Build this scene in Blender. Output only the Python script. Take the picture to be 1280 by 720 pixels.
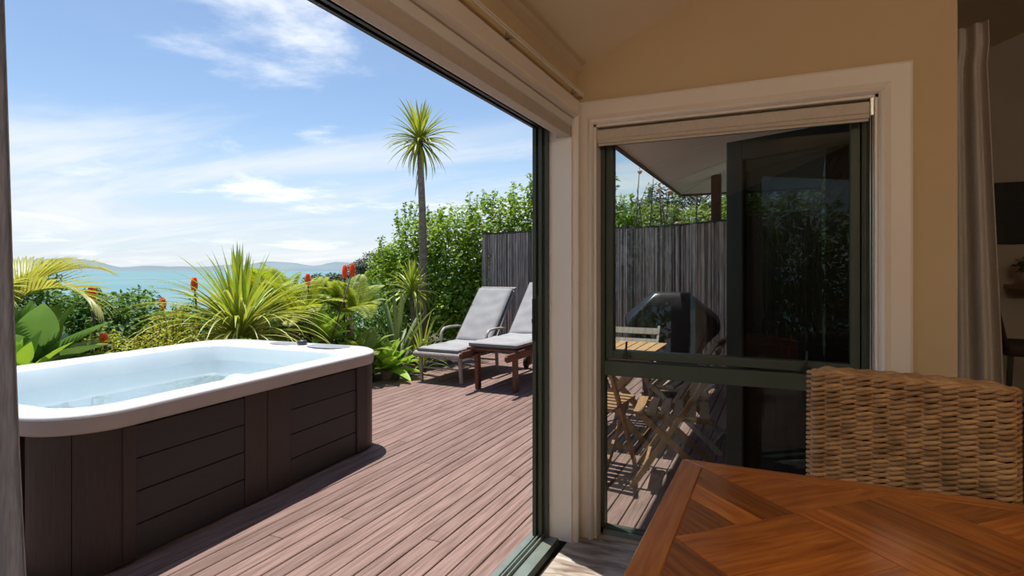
import bpy, bmesh, math, random
import numpy as np
from mathutils import Vector, Matrix, Euler
random.seed(7); rng = np.random.default_rng(7)
PI = math.pi
for o in list(bpy.data.objects): bpy.data.objects.remove(o)
scene = bpy.context.scene
COL = scene.collection

# ------------------------------------------------------------------ camera
cam_d = bpy.data.cameras.new('camera'); cam = bpy.data.objects.new('camera', cam_d); COL.objects.link(cam)
cam.location = (0, 0, 1.35); cam.rotation_euler = (PI/2, 0, math.radians(25))
cam_d.lens = 718/1280*36; cam_d.sensor_width = 36; cam_d.shift_y = -24/1280
cam_d.clip_start = .02; cam_d.clip_end = 90000
scene.camera = cam
scene.view_settings.view_transform = 'Standard'; scene.view_settings.look = 'None'
scene.view_settings.gamma = 1; scene.view_settings.use_curve_mapping = False
scene.view_settings.exposure = 0.40

# ------------------------------------------------------------------ sky and sun
SUN_EL = math.radians(74.5); SUN_TO = Vector((.90, -.43, 0)).normalized()      # horizontal travel of the light
world = bpy.data.worlds.new('world'); scene.world = world; world.use_nodes = True
nt = world.node_tree; nt.nodes.clear()
def N(tree, typ, **kw):
    n = tree.nodes.new(typ)
    for k, v in kw.items(): setattr(n, k, v)
    return n
def link(tree, a, b): tree.links.new(a, b)
def mathn(tree, op, a, b=None, clamp=False):
    n = N(tree, 'ShaderNodeMath', operation=op, use_clamp=clamp)
    for i, v in enumerate((a, b)):
        if v is None: continue
        if isinstance(v, (int, float)): n.inputs[i].default_value = v
        else: link(tree, v, n.inputs[i])
    return n.outputs[0]
out = N(nt, 'ShaderNodeOutputWorld'); bg = N(nt, 'ShaderNodeBackground'); link(nt, bg.outputs[0], out.inputs[0])
sky = N(nt, 'ShaderNodeTexSky', sky_type='NISHITA'); sky.sun_disc = False; sky.sun_elevation = SUN_EL
sky.sun_rotation = math.atan2(-SUN_TO.x, -SUN_TO.y); sky.air_density = 1.0; sky.dust_density = .3; sky.ozone_density = 2.2
SKYMUL = .115
sm = N(nt, 'ShaderNodeVectorMath', operation='SCALE'); link(nt, sky.outputs[0], sm.inputs[0]); sm.inputs['Scale'].default_value = SKYMUL
tc = N(nt, 'ShaderNodeTexCoord'); sp = N(nt, 'ShaderNodeSeparateXYZ'); link(nt, tc.outputs['Generated'], sp.inputs[0])
zz = mathn(nt, 'ADD', mathn(nt, 'MAXIMUM', sp.outputs[2], 0.0), .10)
px_ = mathn(nt, 'DIVIDE', sp.outputs[0], zz); py_ = mathn(nt, 'DIVIDE', sp.outputs[1], zz)
cmb = N(nt, 'ShaderNodeCombineXYZ'); link(nt, px_, cmb.inputs[0]); link(nt, py_, cmb.inputs[1])
def cloud(scale, off, lo, hi, stretch, rot=0.0, detail=9, dist=.3, rough=.6):
    mp = N(nt, 'ShaderNodeMapping'); mp.inputs['Location'].default_value = off; mp.inputs['Scale'].default_value = stretch
    mp.inputs['Rotation'].default_value = (0, 0, rot)
    link(nt, cmb.outputs[0], mp.inputs[0])
    nz = N(nt, 'ShaderNodeTexNoise'); nz.inputs['Scale'].default_value = scale; nz.inputs['Detail'].default_value = detail
    nz.inputs['Roughness'].default_value = rough; nz.inputs['Distortion'].default_value = dist
    link(nt, mp.outputs[0], nz.inputs['Vector'])
    r = N(nt, 'ShaderNodeMapRange', interpolation_type='SMOOTHSTEP'); r.inputs[1].default_value = lo; r.inputs[2].default_value = hi
    link(nt, nz.outputs[0], r.inputs[0]); return r.outputs[0]
c_high = cloud(.62, (2.52, 8.02, 0), .54, .68, (1, 1, 1), detail=10)              # puffy cumulus
c_wisp = cloud(.55, (1.3, 4.2, 0), .36, .66, (.55, 1.5, 1), rot=.45, detail=9, dist=.6)   # thin streaks
# haze and streaky low cloud that thicken towards the horizon all the way round
hz = N(nt, 'ShaderNodeMapRange', interpolation_type='SMOOTHSTEP'); hz.inputs[1].default_value = .27; hz.inputs[2].default_value = .07
hz.inputs[3].default_value = 0; hz.inputs[4].default_value = 1
link(nt, mathn(nt, 'SUBTRACT', sp.outputs[2], mathn(nt, 'MULTIPLY', mathn(nt, 'SUBTRACT', c_wisp, .45), .09)), hz.inputs[0])
low = mathn(nt, 'MULTIPLY', hz.outputs[0], mathn(nt, 'ADD', mathn(nt, 'MULTIPLY', c_wisp, .22), .72))
low = mathn(nt, 'MAXIMUM', low, mathn(nt, 'MULTIPLY', c_wisp, .05), clamp=True)
lowc = N(nt, 'ShaderNodeMixRGB'); link(nt, c_wisp, lowc.inputs[0]); lowc.inputs[1].default_value = (.50, .59, .71, 1); lowc.inputs[2].default_value = (.70, .735, .77, 1)
mixl = N(nt, 'ShaderNodeMixRGB'); link(nt, low, mixl.inputs[0]); link(nt, sm.outputs[0], mixl.inputs[1]); link(nt, lowc.outputs[0], mixl.inputs[2])
mixc = N(nt, 'ShaderNodeMixRGB'); link(nt, mathn(nt, 'MULTIPLY', c_high, .92), mixc.inputs[0]); link(nt, mixl.outputs[0], mixc.inputs[1]); mixc.inputs[2].default_value = (.86, .88, .91, 1)
link(nt, mixc.outputs[0], bg.inputs[0]); bg.inputs[1].default_value = 1.0
sun_d = bpy.data.lights.new('sun', 'SUN'); sun = bpy.data.objects.new('sun', sun_d); COL.objects.link(sun)
sun_d.energy = 4.6; sun_d.angle = math.radians(.53); sun_d.color = (1, .955, .88)
sd = Vector((SUN_TO.x*math.cos(SUN_EL), SUN_TO.y*math.cos(SUN_EL), -math.sin(SUN_EL)))
sun.rotation_euler = sd.to_track_quat('-Z', 'Y').to_euler(); sun.location = (-6, 8, 14)

# ------------------------------------------------------------------ helpers
def tag(o, label=None, cat=None, group=None, kind=None):
    if label: o['label'] = label
    if cat: o['category'] = cat
    if group: o['group'] = group
    if kind: o['kind'] = kind
    return o
def thing(name, label, cat, loc=(0, 0, 0), rz=0, group=None):
    o = bpy.data.objects.new(name, None); COL.objects.link(o); o.location = loc; o.rotation_euler = (0, 0, rz)
    o.empty_display_size = .05
    return tag(o, label, cat, group)
def link_obj(name, me, parent=None, loc=(0, 0, 0), rot=(0, 0, 0), scale=(1, 1, 1)):
    o = bpy.data.objects.new(name, me); COL.objects.link(o)
    o.location = loc; o.rotation_euler = rot; o.scale = scale
    if parent: o.parent = parent
    return o
class MB:
    """collects geometry; build() links it as one mesh object"""
    def __init__(s): s.v = []; s.f = []
    def add(s, vs, fs):
        b = len(s.v); s.v += [tuple(p) for p in vs]; s.f += [tuple(i+b for i in f) for f in fs]; return s
    def box(s, x0, x1, y0, y1, z0, z1):
        return s.add([(x0,y0,z0),(x1,y0,z0),(x1,y1,z0),(x0,y1,z0),(x0,y0,z1),(x1,y0,z1),(x1,y1,z1),(x0,y1,z1)],
                     [(3,2,1,0),(4,5,6,7),(0,1,5,4),(1,2,6,5),(2,3,7,6),(3,0,4,7)])
    def bar(s, a, b, w, t, up=(0, 0, 1)):
        """rectangular bar from a to b, w across, t along 'up'"""
        a, b = Vector(a), Vector(b); d = (b-a).normalized(); u = Vector(up)
        side = d.cross(u)
        if side.length < 1e-4: side = d.cross(Vector((1, 0, 0)))
        side.normalize(); u = side.cross(d).normalized()
        vs = []
        for p in (a, b):
            for sx, sz in ((-1,-1),(1,-1),(1,1),(-1,1)): vs.append(p+side*(sx*w/2)+u*(sz*t/2))
        return s.add(vs, [(3,2,1,0),(4,5,6,7),(0,1,5,4),(1,2,6,5),(2,3,7,6),(3,0,4,7)])
    def tube(s, path, r, n=8, cap=True, closed=False, flat=1.0):
        P = [Vector(p) for p in path]; m = len(P)
        R = r if isinstance(r, (list, tuple)) else [r]*m
        ref = None; rings = []
        for i in range(m):
            if closed: t = P[(i+1) % m]-P[i-1]
            else: t = P[min(i+1, m-1)]-P[max(i-1, 0)]
            t.normalize()
            if ref is None:
                ref = t.cross(Vector((0, 0, 1)))
                if ref.length < .05: ref = t.cross(Vector((1, 0, 0)))
            ref = (ref-t*ref.dot(t)).normalized(); o2 = t.cross(ref)
            rings.append([P[i]+ref*(math.cos(2*PI*k/n)*R[i])+o2*(math.sin(2*PI*k/n)*R[i]*flat) for k in range(n)])
        b = len(s.v)
        for rg in rings: s.v += [tuple(p) for p in rg]
        for i in range(m if closed else m-1):
            j = (i+1) % m
            for k in range(n): s.f.append((b+i*n+k, b+i*n+(k+1) % n, b+j*n+(k+1) % n, b+j*n+k))
        if cap and not closed:
            s.f.append(tuple(b+k for k in reversed(range(n)))); s.f.append(tuple(b+(m-1)*n+k for k in range(n)))
        return s
    def rings(s, rgs, cap0=True, cap1=True):
        n = len(rgs[0]); b = len(s.v)
        for rg in rgs: s.v += [tuple(p) for p in rg]
        for i in range(len(rgs)-1):
            for k in range(n): s.f.append((b+i*n+k, b+i*n+(k+1) % n, b+(i+1)*n+(k+1) % n, b+(i+1)*n+k))
        if cap0: s.f.append(tuple(b+k for k in reversed(range(n))))
        if cap1: s.f.append(tuple(b+(len(rgs)-1)*n+k for k in range(n)))
        return s
    def lathe(s, prof, c=(0, 0, 0), n=16, cap0=True, cap1=True):
        return s.rings([[(c[0]+r*math.cos(2*PI*k/n), c[1]+r*math.sin(2*PI*k/n), c[2]+z) for k in range(n)] for r, z in prof], cap0, cap1)
    def prism(s, poly, z0, z1):
        n = len(poly)
        return s.add([(x, y, z0) for x, y in poly]+[(x, y, z1) for x, y in poly],
                     [tuple(reversed(range(n))), tuple(range(n, 2*n))]+[(i, (i+1) % n, n+(i+1) % n, n+i) for i in range(n)])
    def mesh(s, name, mat, smooth=False):
        me = bpy.data.meshes.new(name); me.from_pydata(s.v, [], s.f)
        if mat: me.materials.append(mat)
        if smooth: me.polygons.foreach_set('use_smooth', [True]*len(me.polygons))
        me.update(); return me
    def build(s, name, mat, parent=None, smooth=False, bevel=0, loc=None, fix=False, seg=2):
        """verts are world coordinates minus loc (or parent's location when fix is set)"""
        if fix and parent is not None: off = Vector(parent.location)
        else: off = Vector((0, 0, 0))
        if off.length: s.v = [tuple(Vector(p)-off) for p in s.v]
        if parent is None and loc is not None:
            s.v = [tuple(Vector(p)-Vector(loc)) for p in s.v]
        o = link_obj(name, s.mesh(name, mat, smooth), parent)
        if parent is None and loc is not None: o.location = loc
        if bevel:
            m = o.modifiers.new('bevel', 'BEVEL'); m.width = bevel; m.segments = seg; m.limit_method = 'ANGLE'; m.angle_limit = math.radians(40)
        return o
def children(o): return [c for c in bpy.data.objects if c.parent == o]
def copy_tree(o, parent=None):
    c = o.copy(); COL.objects.link(c); c.parent = parent
    for ch in list(children(o)): copy_tree(ch, c)
    return c
def rrect(hw, hd, r, n=12, cx=0, cy=0, z=0):
    pts = []
    for qx, qy, a0 in ((1, 1, 0), (-1, 1, PI/2), (-1, -1, PI), (1, -1, 1.5*PI)):
        for k in range(n+1):
            a = a0+PI/2*k/n
            pts.append((cx+qx*(hw-r)+r*math.cos(a), cy+qy*(hd-r)+r*math.sin(a), z))
    return pts

# ------------------------------------------------------------------ materials
def pmat(name, c1, c2=None, scale=5, rough=.6, bump=0, stretch=(1, 1, 1), metal=0, spec=.5, coat=0, rand=0, detail=5,
         lo=.35, hi=.65, island=False, transl=0, bscale=None, rot=(0, 0, 0), world_co=False, sheen=0, dist=0):
    m = bpy.data.materials.new(name); m.use_nodes = True; t = m.node_tree
    b = t.nodes['Principled BSDF']; b.inputs['Roughness'].default_value = rough; b.inputs['Metallic'].default_value = metal
    b.inputs['Specular IOR Level'].default_value = spec; b.inputs['Coat Weight'].default_value = coat
    b.inputs['Coat Roughness'].default_value = .08
    if sheen: b.inputs['Sheen Weight'].default_value = sheen
    c2 = c2 or tuple(x*.85 for x in c1)
    tcn = N(t, 'ShaderNodeTexCoord'); mp = N(t, 'ShaderNodeMapping'); mp.inputs['Scale'].default_value = stretch; mp.inputs['Rotation'].default_value = rot
    oi = N(t, 'ShaderNodeObjectInfo')
    src = tcn.outputs['Object']
    if world_co:
        g = N(t, 'ShaderNodeNewGeometry'); src = g.outputs['Position']
    ad = N(t, 'ShaderNodeVectorMath', operation='ADD'); link(t, src, ad.inputs[0])
    if rand: link(t, mathn(t, 'MULTIPLY', oi.outputs['Random'], 60.0), ad.inputs[1])
    link(t, ad.outputs[0], mp.inputs[0])
    nz = N(t, 'ShaderNodeTexNoise'); nz.inputs['Scale'].default_value = scale; nz.inputs['Detail'].default_value = detail
    nz.inputs['Distortion'].default_value = dist
    link(t, mp.outputs[0], nz.inputs['Vector'])
    mr = N(t, 'ShaderNodeMapRange'); mr.inputs[1].default_value = lo; mr.inputs[2].default_value = hi; link(t, nz.outputs[0], mr.inputs[0])
    mx = N(t, 'ShaderNodeMixRGB'); mx.inputs[1].default_value = (*c1, 1); mx.inputs[2].default_value = (*c2, 1); link(t, mr.outputs[0], mx.inputs[0])
    col = mx.outputs[0]
    if rand or island:
        if island:
            g2 = N(t, 'ShaderNodeNewGeometry'); rv = g2.outputs['Random Per Island']; amt = island if isinstance(island, float) else .35
        else: rv = oi.outputs['Random']; amt = rand
        f = mathn(t, 'ADD', mathn(t, 'MULTIPLY', rv, 2*amt), 1-amt)
        sc = N(t, 'ShaderNodeVectorMath', operation='SCALE'); link(t, col, sc.inputs[0]); link(t, f, sc.inputs['Scale']); col = sc.outputs[0]
    link(t, col, b.inputs['Base Color'])
    if bump:
        bp = N(t, 'ShaderNodeBump'); bp.inputs['Strength'].default_value = bump; bp.inputs['Distance'].default_value = .01
        if bscale:
            n2 = N(t, 'ShaderNodeTexNoise'); n2.inputs['Scale'].default_value = bscale; n2.inputs['Detail'].default_value = 4; link(t, mp.outputs[0], n2.inputs['Vector']); link(t, n2.outputs[0], bp.inputs['Height'])
        else: link(t, nz.outputs[0], bp.inputs['Height'])
        link(t, bp.outputs[0], b.inputs['Normal'])
    if transl:
        tr = N(t, 'ShaderNodeBsdfTranslucent'); ms = N(t, 'ShaderNodeMixShader'); ms.inputs[0].default_value = transl
        br = N(t, 'ShaderNodeVectorMath', operation='MULTIPLY'); link(t, col, br.inputs[0]); br.inputs[1].default_value = (1.35, 1.25, .6) if transl > .25 and c1[2] < c1[1]*.5 else (1, 1, 1)
        link(t, br.outputs[0], tr.inputs[0])
        o_ = t.nodes['Material Output']; link(t, b.outputs[0], ms.inputs[1]); link(t, tr.outputs[0], ms.inputs[2]); link(t, ms.outputs[0], o_.inputs[0])
    return m
def glass_mat(name, tint=(.93, .96, .95), ior=1.5, rough=0.0, bump=0):
    m = bpy.data.materials.new(name); m.use_nodes = True; t = m.node_tree; t.nodes.remove(t.nodes['Principled BSDF'])
    o_ = t.nodes['Material Output']; tr = N(t, 'ShaderNodeBsdfTransparent'); tr.inputs[0].default_value = (*tint, 1)
    gl = N(t, 'ShaderNodeBsdfGlossy'); gl.inputs['Roughness'].default_value = rough
    fr = N(t, 'ShaderNodeFresnel'); fr.inputs[0].default_value = ior
    gm_ = N(t, 'ShaderNodeNewGeometry')      # reflect at the outer faces only, so a thin slab behaves like one pane
    ms = N(t, 'ShaderNodeMixShader'); link(t, mathn(t, 'MULTIPLY', fr.outputs[0], mathn(t, 'SUBTRACT', 1.0, gm_.outputs['Backfacing'])), ms.inputs[0]); link(t, tr.outputs[0], ms.inputs[1]); link(t, gl.outputs[0], ms.inputs[2]); link(t, ms.outputs[0], o_.inputs[0])
    if bump:
        tcn = N(t, 'ShaderNodeTexCoord'); nz = N(t, 'ShaderNodeTexNoise'); nz.inputs['Scale'].default_value = 6; link(t, tcn.outputs['Object'], nz.inputs['Vector'])
        bp = N(t, 'ShaderNodeBump'); bp.inputs['Strength'].default_value = bump; bp.inputs['Distance'].default_value = .02; link(t, nz.outputs[0], bp.inputs['Height'])
        link(t, bp.outputs[0], gl.inputs['Normal']); link(t, bp.outputs[0], fr.inputs['Normal'])
    return m
M = {}
M['wall'] = pmat('wall_paint', (.65, .495, .295), (.62, .47, .28), 3, .85, .03, bscale=220)
M['darkwall'] = pmat('reflection_dark_wall', (.13, .085, .055), (.10, .065, .04), 3, .7, stretch=(1, 1, 8))  # unseen walls coloured dark to keep the window reflections dim
M['ceil'] = pmat('ceiling_paint', (.90, .77, .56), (.87, .74, .53), 2, .9)
M['trim'] = pmat('trim_paint', (.88, .795, .71), (.85, .765, .68), 4, .45, spec=.4)
M['alu'] = pmat('green_aluminium', (.078, .092, .068), (.066, .078, .057), 6, .42, spec=.3)
M['alu_dark'] = pmat('dark_green_aluminium', (.022, .026, .022), (.018, .021, .018), 6, .4)
M['track'] = pmat('track_aluminium', (.27, .31, .27), (.22, .26, .22), 9, .35, metal=.4)
M['rubber'] = pmat('black_rubber', (.012, .012, .012), (.02, .02, .02), 9, .7)
M['glass'] = glass_mat('window_glass', (.84, .87, .86))
M['dark_pane'] = glass_mat('dark_interior_glass', (.20, .22, .22))  # tint carries the dark interior seen through the door leaf
M['blind'] = pmat('blind_cloth', (.62, .54, .45), (.58, .50, .42), 60, .8)
M['blind_white'] = pmat('blind_white_plastic', (.85, .82, .76), (.82, .79, .73), 8, .5)
M['vinyl'] = pmat('floor_vinyl', (.62, .55, .46), (.17, .12, .09), 7, .42, .06, stretch=(.8, 3.2, 1), detail=10, lo=.30, hi=.68, dist=.9)
M['deck'] = pmat('deck_timber', (.275, .178, .152), (.165, .102, .086), 3, .7, .25, stretch=(22, 1.1, 8), rand=.16, detail=7, spec=.3)
M['gap_base'] = pmat('dark_gap_base', (.03, .022, .018), None, 5, .9)  # near-black sheet under the boards, puts shade into the gaps
M['soil'] = pmat('garden_soil', (.06, .04, .025), (.11, .085, .05), 8, .95, .5)
M['slope'] = pmat('scrub_slope', (.05, .085, .03), (.10, .12, .05), .5, .95, .6)
M['acrylic'] = pmat('spa_acrylic', (.90, .90, .91), (.82, .83, .86), 2.2, .22, stretch=(1, 1, .4), detail=6, spec=.5, coat=.3)
M['shaded_rim'] = pmat('spa_shaded_rim_acrylic', (.42, .385, .39), (.37, .335, .34), 3, .35)  # shade on the rim's side put into a greyer acrylic colour
M['basin'] = pmat('spa_basin_acrylic', (.84, .91, .93), (.78, .86, .89), 2.5, .25, stretch=(1, 1, .5), coat=.3)
M['cab'] = pmat('spa_cabinet_board', (.036, .031, .033), (.027, .023, .024), 8, .5, .12, stretch=(1, 1, 30), rand=.08)
M['cab_post'] = pmat('spa_cabinet_post', (.044, .029, .025), (.032, .021, .018), 8, .48, .1, stretch=(20, 20, 1), rand=.06)
M['water'] = glass_mat('spa_water', (.975, .994, .998), 1.33, 0, .05)
M['dark_plastic'] = pmat('dark_plastic', (.05, .05, .055), None, 8, .35)
M['grey_plastic'] = pmat('grey_plastic', (.35, .36, .39), None, 8, .3)
M['chrome'] = pmat('steel', (.6, .6, .6), None, 8, .25, metal=1)
M['cushion'] = pmat('grey_cushion', (.36, .355, .36), (.30, .295, .30), 4, .9, .35, bscale=9)
M['cushion_edge'] = pmat('grey_piping', (.10, .10, .105), None, 20, .9)
M['lsteel'] = pmat('taupe_steel', (.40, .36, .33), (.36, .32, .29), 8, .45)
M['lwick'] = pmat('pale_wicker', (.50, .46, .42), (.30, .27, .24), 90, .8, .5)
M['lwood'] = pmat('red_brown_timber', (.17, .06, .035), (.10, .035, .02), 4, .5, .1, stretch=(6, 1, 6), rand=.15)
M['gwood'] = pmat('garden_timber', (.38, .21, .085), (.28, .15, .06), 5, .6, .1, stretch=(8, 8, 1.2), rand=.12)
M['gwood_top'] = pmat('garden_table_slat', (.55, .33, .14), (.44, .25, .10), 5, .6, .1, stretch=(12, 1.2, 6), rand=.10)
M['gwood_grey'] = pmat('weathered_timber', (.42, .36, .29), (.30, .25, .20), 5, .75, .1, stretch=(8, 8, 1.2), rand=.12)
M['bbq'] = pmat('black_vinyl_cover', (.016, .016, .018), (.028, .028, .030), 5, .30, .45, bscale=7, spec=.6)
M['black_metal'] = pmat('black_metal', (.012, .012, .012), (.02, .02, .02), 8, .4)
M['reed'] = pmat('brushwood_reed', (.54, .455, .405), (.28, .23, .20), 6, .9, .3, stretch=(8, 8, .7), island=.6)
M['reed_wire'] = pmat('fence_rail', (.05, .042, .04), None, 8, .8)
M['soffit'] = pmat('soffit_paint', (.86, .80, .74), (.82, .76, .70), 2, .75)
M['fascia'] = pmat('fascia_paint', (.11, .06, .045), None, 6, .55)
M['weatherboard'] = pmat('red_weatherboard', (.10, .035, .028), (.075, .027, .022), 6, .6, rand=.06)
M['roofing'] = pmat('roofing_metal', (.12, .07, .06), None, 4, .6)
M['post'] = pmat('brown_post', (.11, .045, .03), (.085, .035, .024), 5, .55)
def leafmat(name, c1, c2, rough=.55, tr=.35, isl=.35, scale=3): return pmat(name, c1, c2, scale, rough, 0, transl=tr, island=isl, spec=.45)
M['hedge'] = leafmat('hedge_leaf', (.17, .31, .022), (.32, .45, .05))
M['hedge_dark'] = leafmat('dark_shrub_leaf', (.07, .17, .02), (.13, .25, .035))
M['conifer'] = leafmat('conifer_leaf', (.075, .10, .05), (.12, .145, .07), tr=.2)
M['rose'] = leafmat('rambling_leaf', (.17, .28, .04), (.30, .38, .09))
M['yellow_shrub'] = leafmat('yellow_green_leaf', (.38, .43, .045), (.52, .50, .08), tr=.4)
M['agave'] = pmat('agave_leaf', (.22, .38, .07), (.32, .48, .11), 3, .4, 0, transl=.25, rand=.14, spec=.45)
M['agave_dark'] = pmat('deep_agave_leaf', (.17, .32, .065), (.24, .40, .09), 3, .42, 0, transl=.25, rand=.12)
M['agave_bright'] = pmat('bright_agave_leaf', (.30, .52, .06), (.40, .60, .10), 3, .38, 0, transl=.3, rand=.14)
M['sword'] = pmat('sword_leaf', (.30, .40, .05), (.42, .48, .08), 2, .4, 0, transl=.3, rand=.28)
M['sword_pale'] = pmat('pale_sword_leaf', (.52, .54, .16), (.36, .43, .07), 2, .4, 0, transl=.3, rand=.25)
M['cabbage'] = pmat('cabbage_tree_leaf', (.42, .45, .06), (.26, .32, .05), 2, .45, 0, transl=.3, rand=.32)
M['flax'] = pmat('flax_leaf', (.15, .21, .07), (.22, .27, .09), 2, .5, 0, transl=.25, rand=.2)
M['palm'] = pmat('palm_leaflet', (.36, .40, .07), (.52, .52, .20), 3, .4, 0, transl=.35, rand=.22)
M['rachis'] = pmat('palm_rachis', (.42, .42, .10), None, 3, .5)
M['fern'] = leafmat('fern_frond', (.36, .46, .04), (.52, .54, .08), tr=.4, isl=.2)
M['fern_dark'] = leafmat('pale_fern_frond', (.44, .52, .14), (.32, .40, .07), tr=.4, isl=.25)
M['bark'] = pmat('palm_bark', (.30, .23, .175), (.18, .135, .10), 12, .9, .5, stretch=(1, 1, 3))
M['twig'] = pmat('twig_bark', (.16, .11, .07), (.09, .06, .04), 9, .9)
M['dead_leaf'] = pmat('dead_leaf', (.16, .12, .09), None, 8, .9)
M['poker'] = pmat('red_flower', (.96, .24, .08), (.98, .42, .16), 20, .5, transl=.5, island=.1)
M['poker_stem'] = pmat('flower_stem', (.10, .065, .04), None, 8, .7)
M['peach'] = pmat('peach_flower', (.80, .42, .25), (.85, .55, .40), 9, .6, transl=.3)
M['sea'] = pmat('sea_water', (.175, .30, .315), (.125, .25, .28), .002, .6, spec=.15, world_co=True)
M['hill'] = pmat('hazed_hill_land', (.23, .29, .32), (.18, .235, .265), .0006, 1, spec=0, world_co=True)  # distance haze mixed into the land colour
M['tabletop'] = pmat('parquet_timber', (.62, .20, .030), (.33, .085, .014), 3.5, .24, 0, stretch=(1.6, 16, 5), rand=.42, coat=.5, detail=8, lo=.3, hi=.7, dist=.6)
M['tableframe'] = pmat('table_frame_timber', (.60, .20, .035), (.44, .13, .022), 3.5, .24, 0, stretch=(1.2, 18, 5), rand=.10, coat=.5, detail=8, dist=.4)
M['wicker'] = pmat('rattan_strand', (.56, .33, .15), (.32, .17, .07), 14, .5, .2, island=.25)
M['wicker_in'] = pmat('rattan_core', (.06, .035, .02), None, 9, .9)
M['linen_grey'] = pmat('grey_linen', (.66, .66, .68), (.46, .46, .48), 260, .95, .25, stretch=(1, 1, .12), transl=.5, lo=.3, hi=.7, detail=2)
M['linen'] = pmat('oat_linen', (.66, .60, .55), (.58, .53, .48), 160, .95, .2, transl=.2)
M['stool'] = pmat('brown_upholstery', (.075, .045, .042), (.055, .035, .032), 20, .75)
M['shelf'] = pmat('orange_timber', (.42, .17, .05), (.33, .12, .035), 4, .45, stretch=(1, 10, 5))
M['screen'] = pmat('black_panel', (.006, .006, .007), (.012, .012, .012), 30, .55, .2)
M['kwall'] = pmat('kitchen_wall_paint', (.62, .55, .46), (.60, .53, .44), 3, .85)
M['skirt'] = pmat('white_skirting', (.72, .69, .65), None, 4, .5)
M['kfloor'] = pmat('dark_floor', (.16, .12, .10), (.10, .075, .065), 5, .5, stretch=(1, 6, 1))
M['pot'] = pmat('clay_pot', (.35, .33, .31), None, 8, .8)
M['houseleaf'] = leafmat('house_plant_leaf', (.06, .085, .05), (.09, .12, .07), tr=.2)
M['lampwhite'] = pmat('lamp_white', (.8, .8, .78), None, 8, .5)

# ================================================================== STRUCTURE
WX, WY = -.932, 2.787            # inner faces of the sliding-door wall and of the window wall
def struct(mb, name, mat, bevel=0, smooth=False):
    o = mb.build(name, mat, None, smooth, bevel); o['kind'] = 'structure'; return o
# interior floor
struct(MB().box(WX-.02, 4.6, -3.6, 2.98, -.12, 0), 'floor', M['vinyl'])
struct(MB().box(.45, 4.6, 2.98, 7.1, -.12, 0), 'floor_kitchen', M['kfloor'])
def ceil_z(x): return 2.37+.40*(x-WX)
XR = 2.4
def slab(name, mat, x0, x1, y0, y1, zf, t):
    m = MB(); m.add([(x0,y0,zf(x0)),(x1,y0,zf(x1)),(x1,y1,zf(x1)),(x0,y1,zf(x0)),(x0,y0,zf(x0)+t),(x1,y0,zf(x1)+t),(x1,y1,zf(x1)+t),(x0,y1,zf(x0)+t)],
        [(3,2,1,0),(4,5,6,7),(0,1,5,4),(1,2,6,5),(2,3,7,6),(3,0,4,7)])
    return struct(m, name, mat)
slab('ceiling', M['ceil'], WX-.16, XR, -3.7, 2.93, ceil_z, .2)
slab('ceiling_flat', M['ceil'], XR, 4.8, -3.7, 7.2, lambda x: ceil_z(XR), .2)
slab('ceiling_kitchen', M['ceil'], .45, XR, 2.93, 7.2, ceil_z, .2)
# soft cove where the raked ceiling meets the door wall
m = MB(); n = 6; cov = []
for k in range(n+1):
    a = PI/2*k/n; cov.append((WX+.045*(1-math.sin(a)), 2.387-.05*math.cos(a) + .018*(1-math.sin(a))))
prof = cov+[(WX-.01, 2.40), (WX-.01, 2.33)]
m.rings([[(x, y, z) for x, z in prof] for y in (-3.6, WY)])
struct(m, 'trim_cove', M['ceil'], smooth=False)
# door wall (sliding opening from Y=-.75 to 2.70)
DY0, DY1, DH = -2.4, 2.70, 2.095
WT = .115
m = MB(); m.box(WX-WT, WX, DY1, WY+.14, 0, 2.45); m.box(WX-WT, WX, DY0, DY1, DH, 2.45); m.box(WX-WT, WX, -3.6, DY0, 0, 2.45)
struct(m, 'wall_left', M['wall'])
# window wall: opening X -.845..0.368, Z .02..2.07, wall ends at X=.633
OX0, OX1, OZ0, OZ1 = -.845, .368, .012, 2.072
WD = .14
m = MB(); m.box(WX, OX0, WY, WY+WD, 0, 2.6); m.box(OX1, .633, WY, WY+WD, 0, 3.05)
m.add([(OX0,WY,OZ1),(OX1,WY,OZ1),(OX1,WY,2.9),(OX0,WY,2.42),(OX0,WY+WD,OZ1),(OX1,WY+WD,OZ1),(OX1,WY+WD,2.9),(OX0,WY+WD,2.42)],
      [(0,1,2,3),(7,6,5,4),(0,4,5,1),(3,2,6,7),(0,3,7,4),(1,5,6,2)])
struct(m, 'wall_front', M['wall'])
# porch-side wall of the kitchen wing (doorway Y 3.06..3.86)
m = MB(); m.box(.47, .633, WY+WD, 3.06, 0, 3.05); m.box(.47, .633, 3.86, 7.1, 0, 3.05); m.box(.47, .633, 3.06, 3.86, 2.06, 3.05)
struct(m, 'wall_kitchen_side', M['wall'])
struct(MB().box(.45, 4.7, 6.95, 7.1, 0, 4.2), 'wall_kitchen_back', M['kwall'])
struct(MB().box(.64, 4.5, 6.925, 6.95, 0, .13), 'baseboard_kitchen', M['skirt'], bevel=.006)
# walls behind the camera
m = MB(); m.box(WX-WT, 4.6, -3.7, -3.55, 0, 4)
struct(m, 'wall_back', M['darkwall'])
m = MB(); m.box(4.5, 4.62, -3.7, 7.1, 0, 4)
struct(m, 'wall_right', M['darkwall'])

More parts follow.
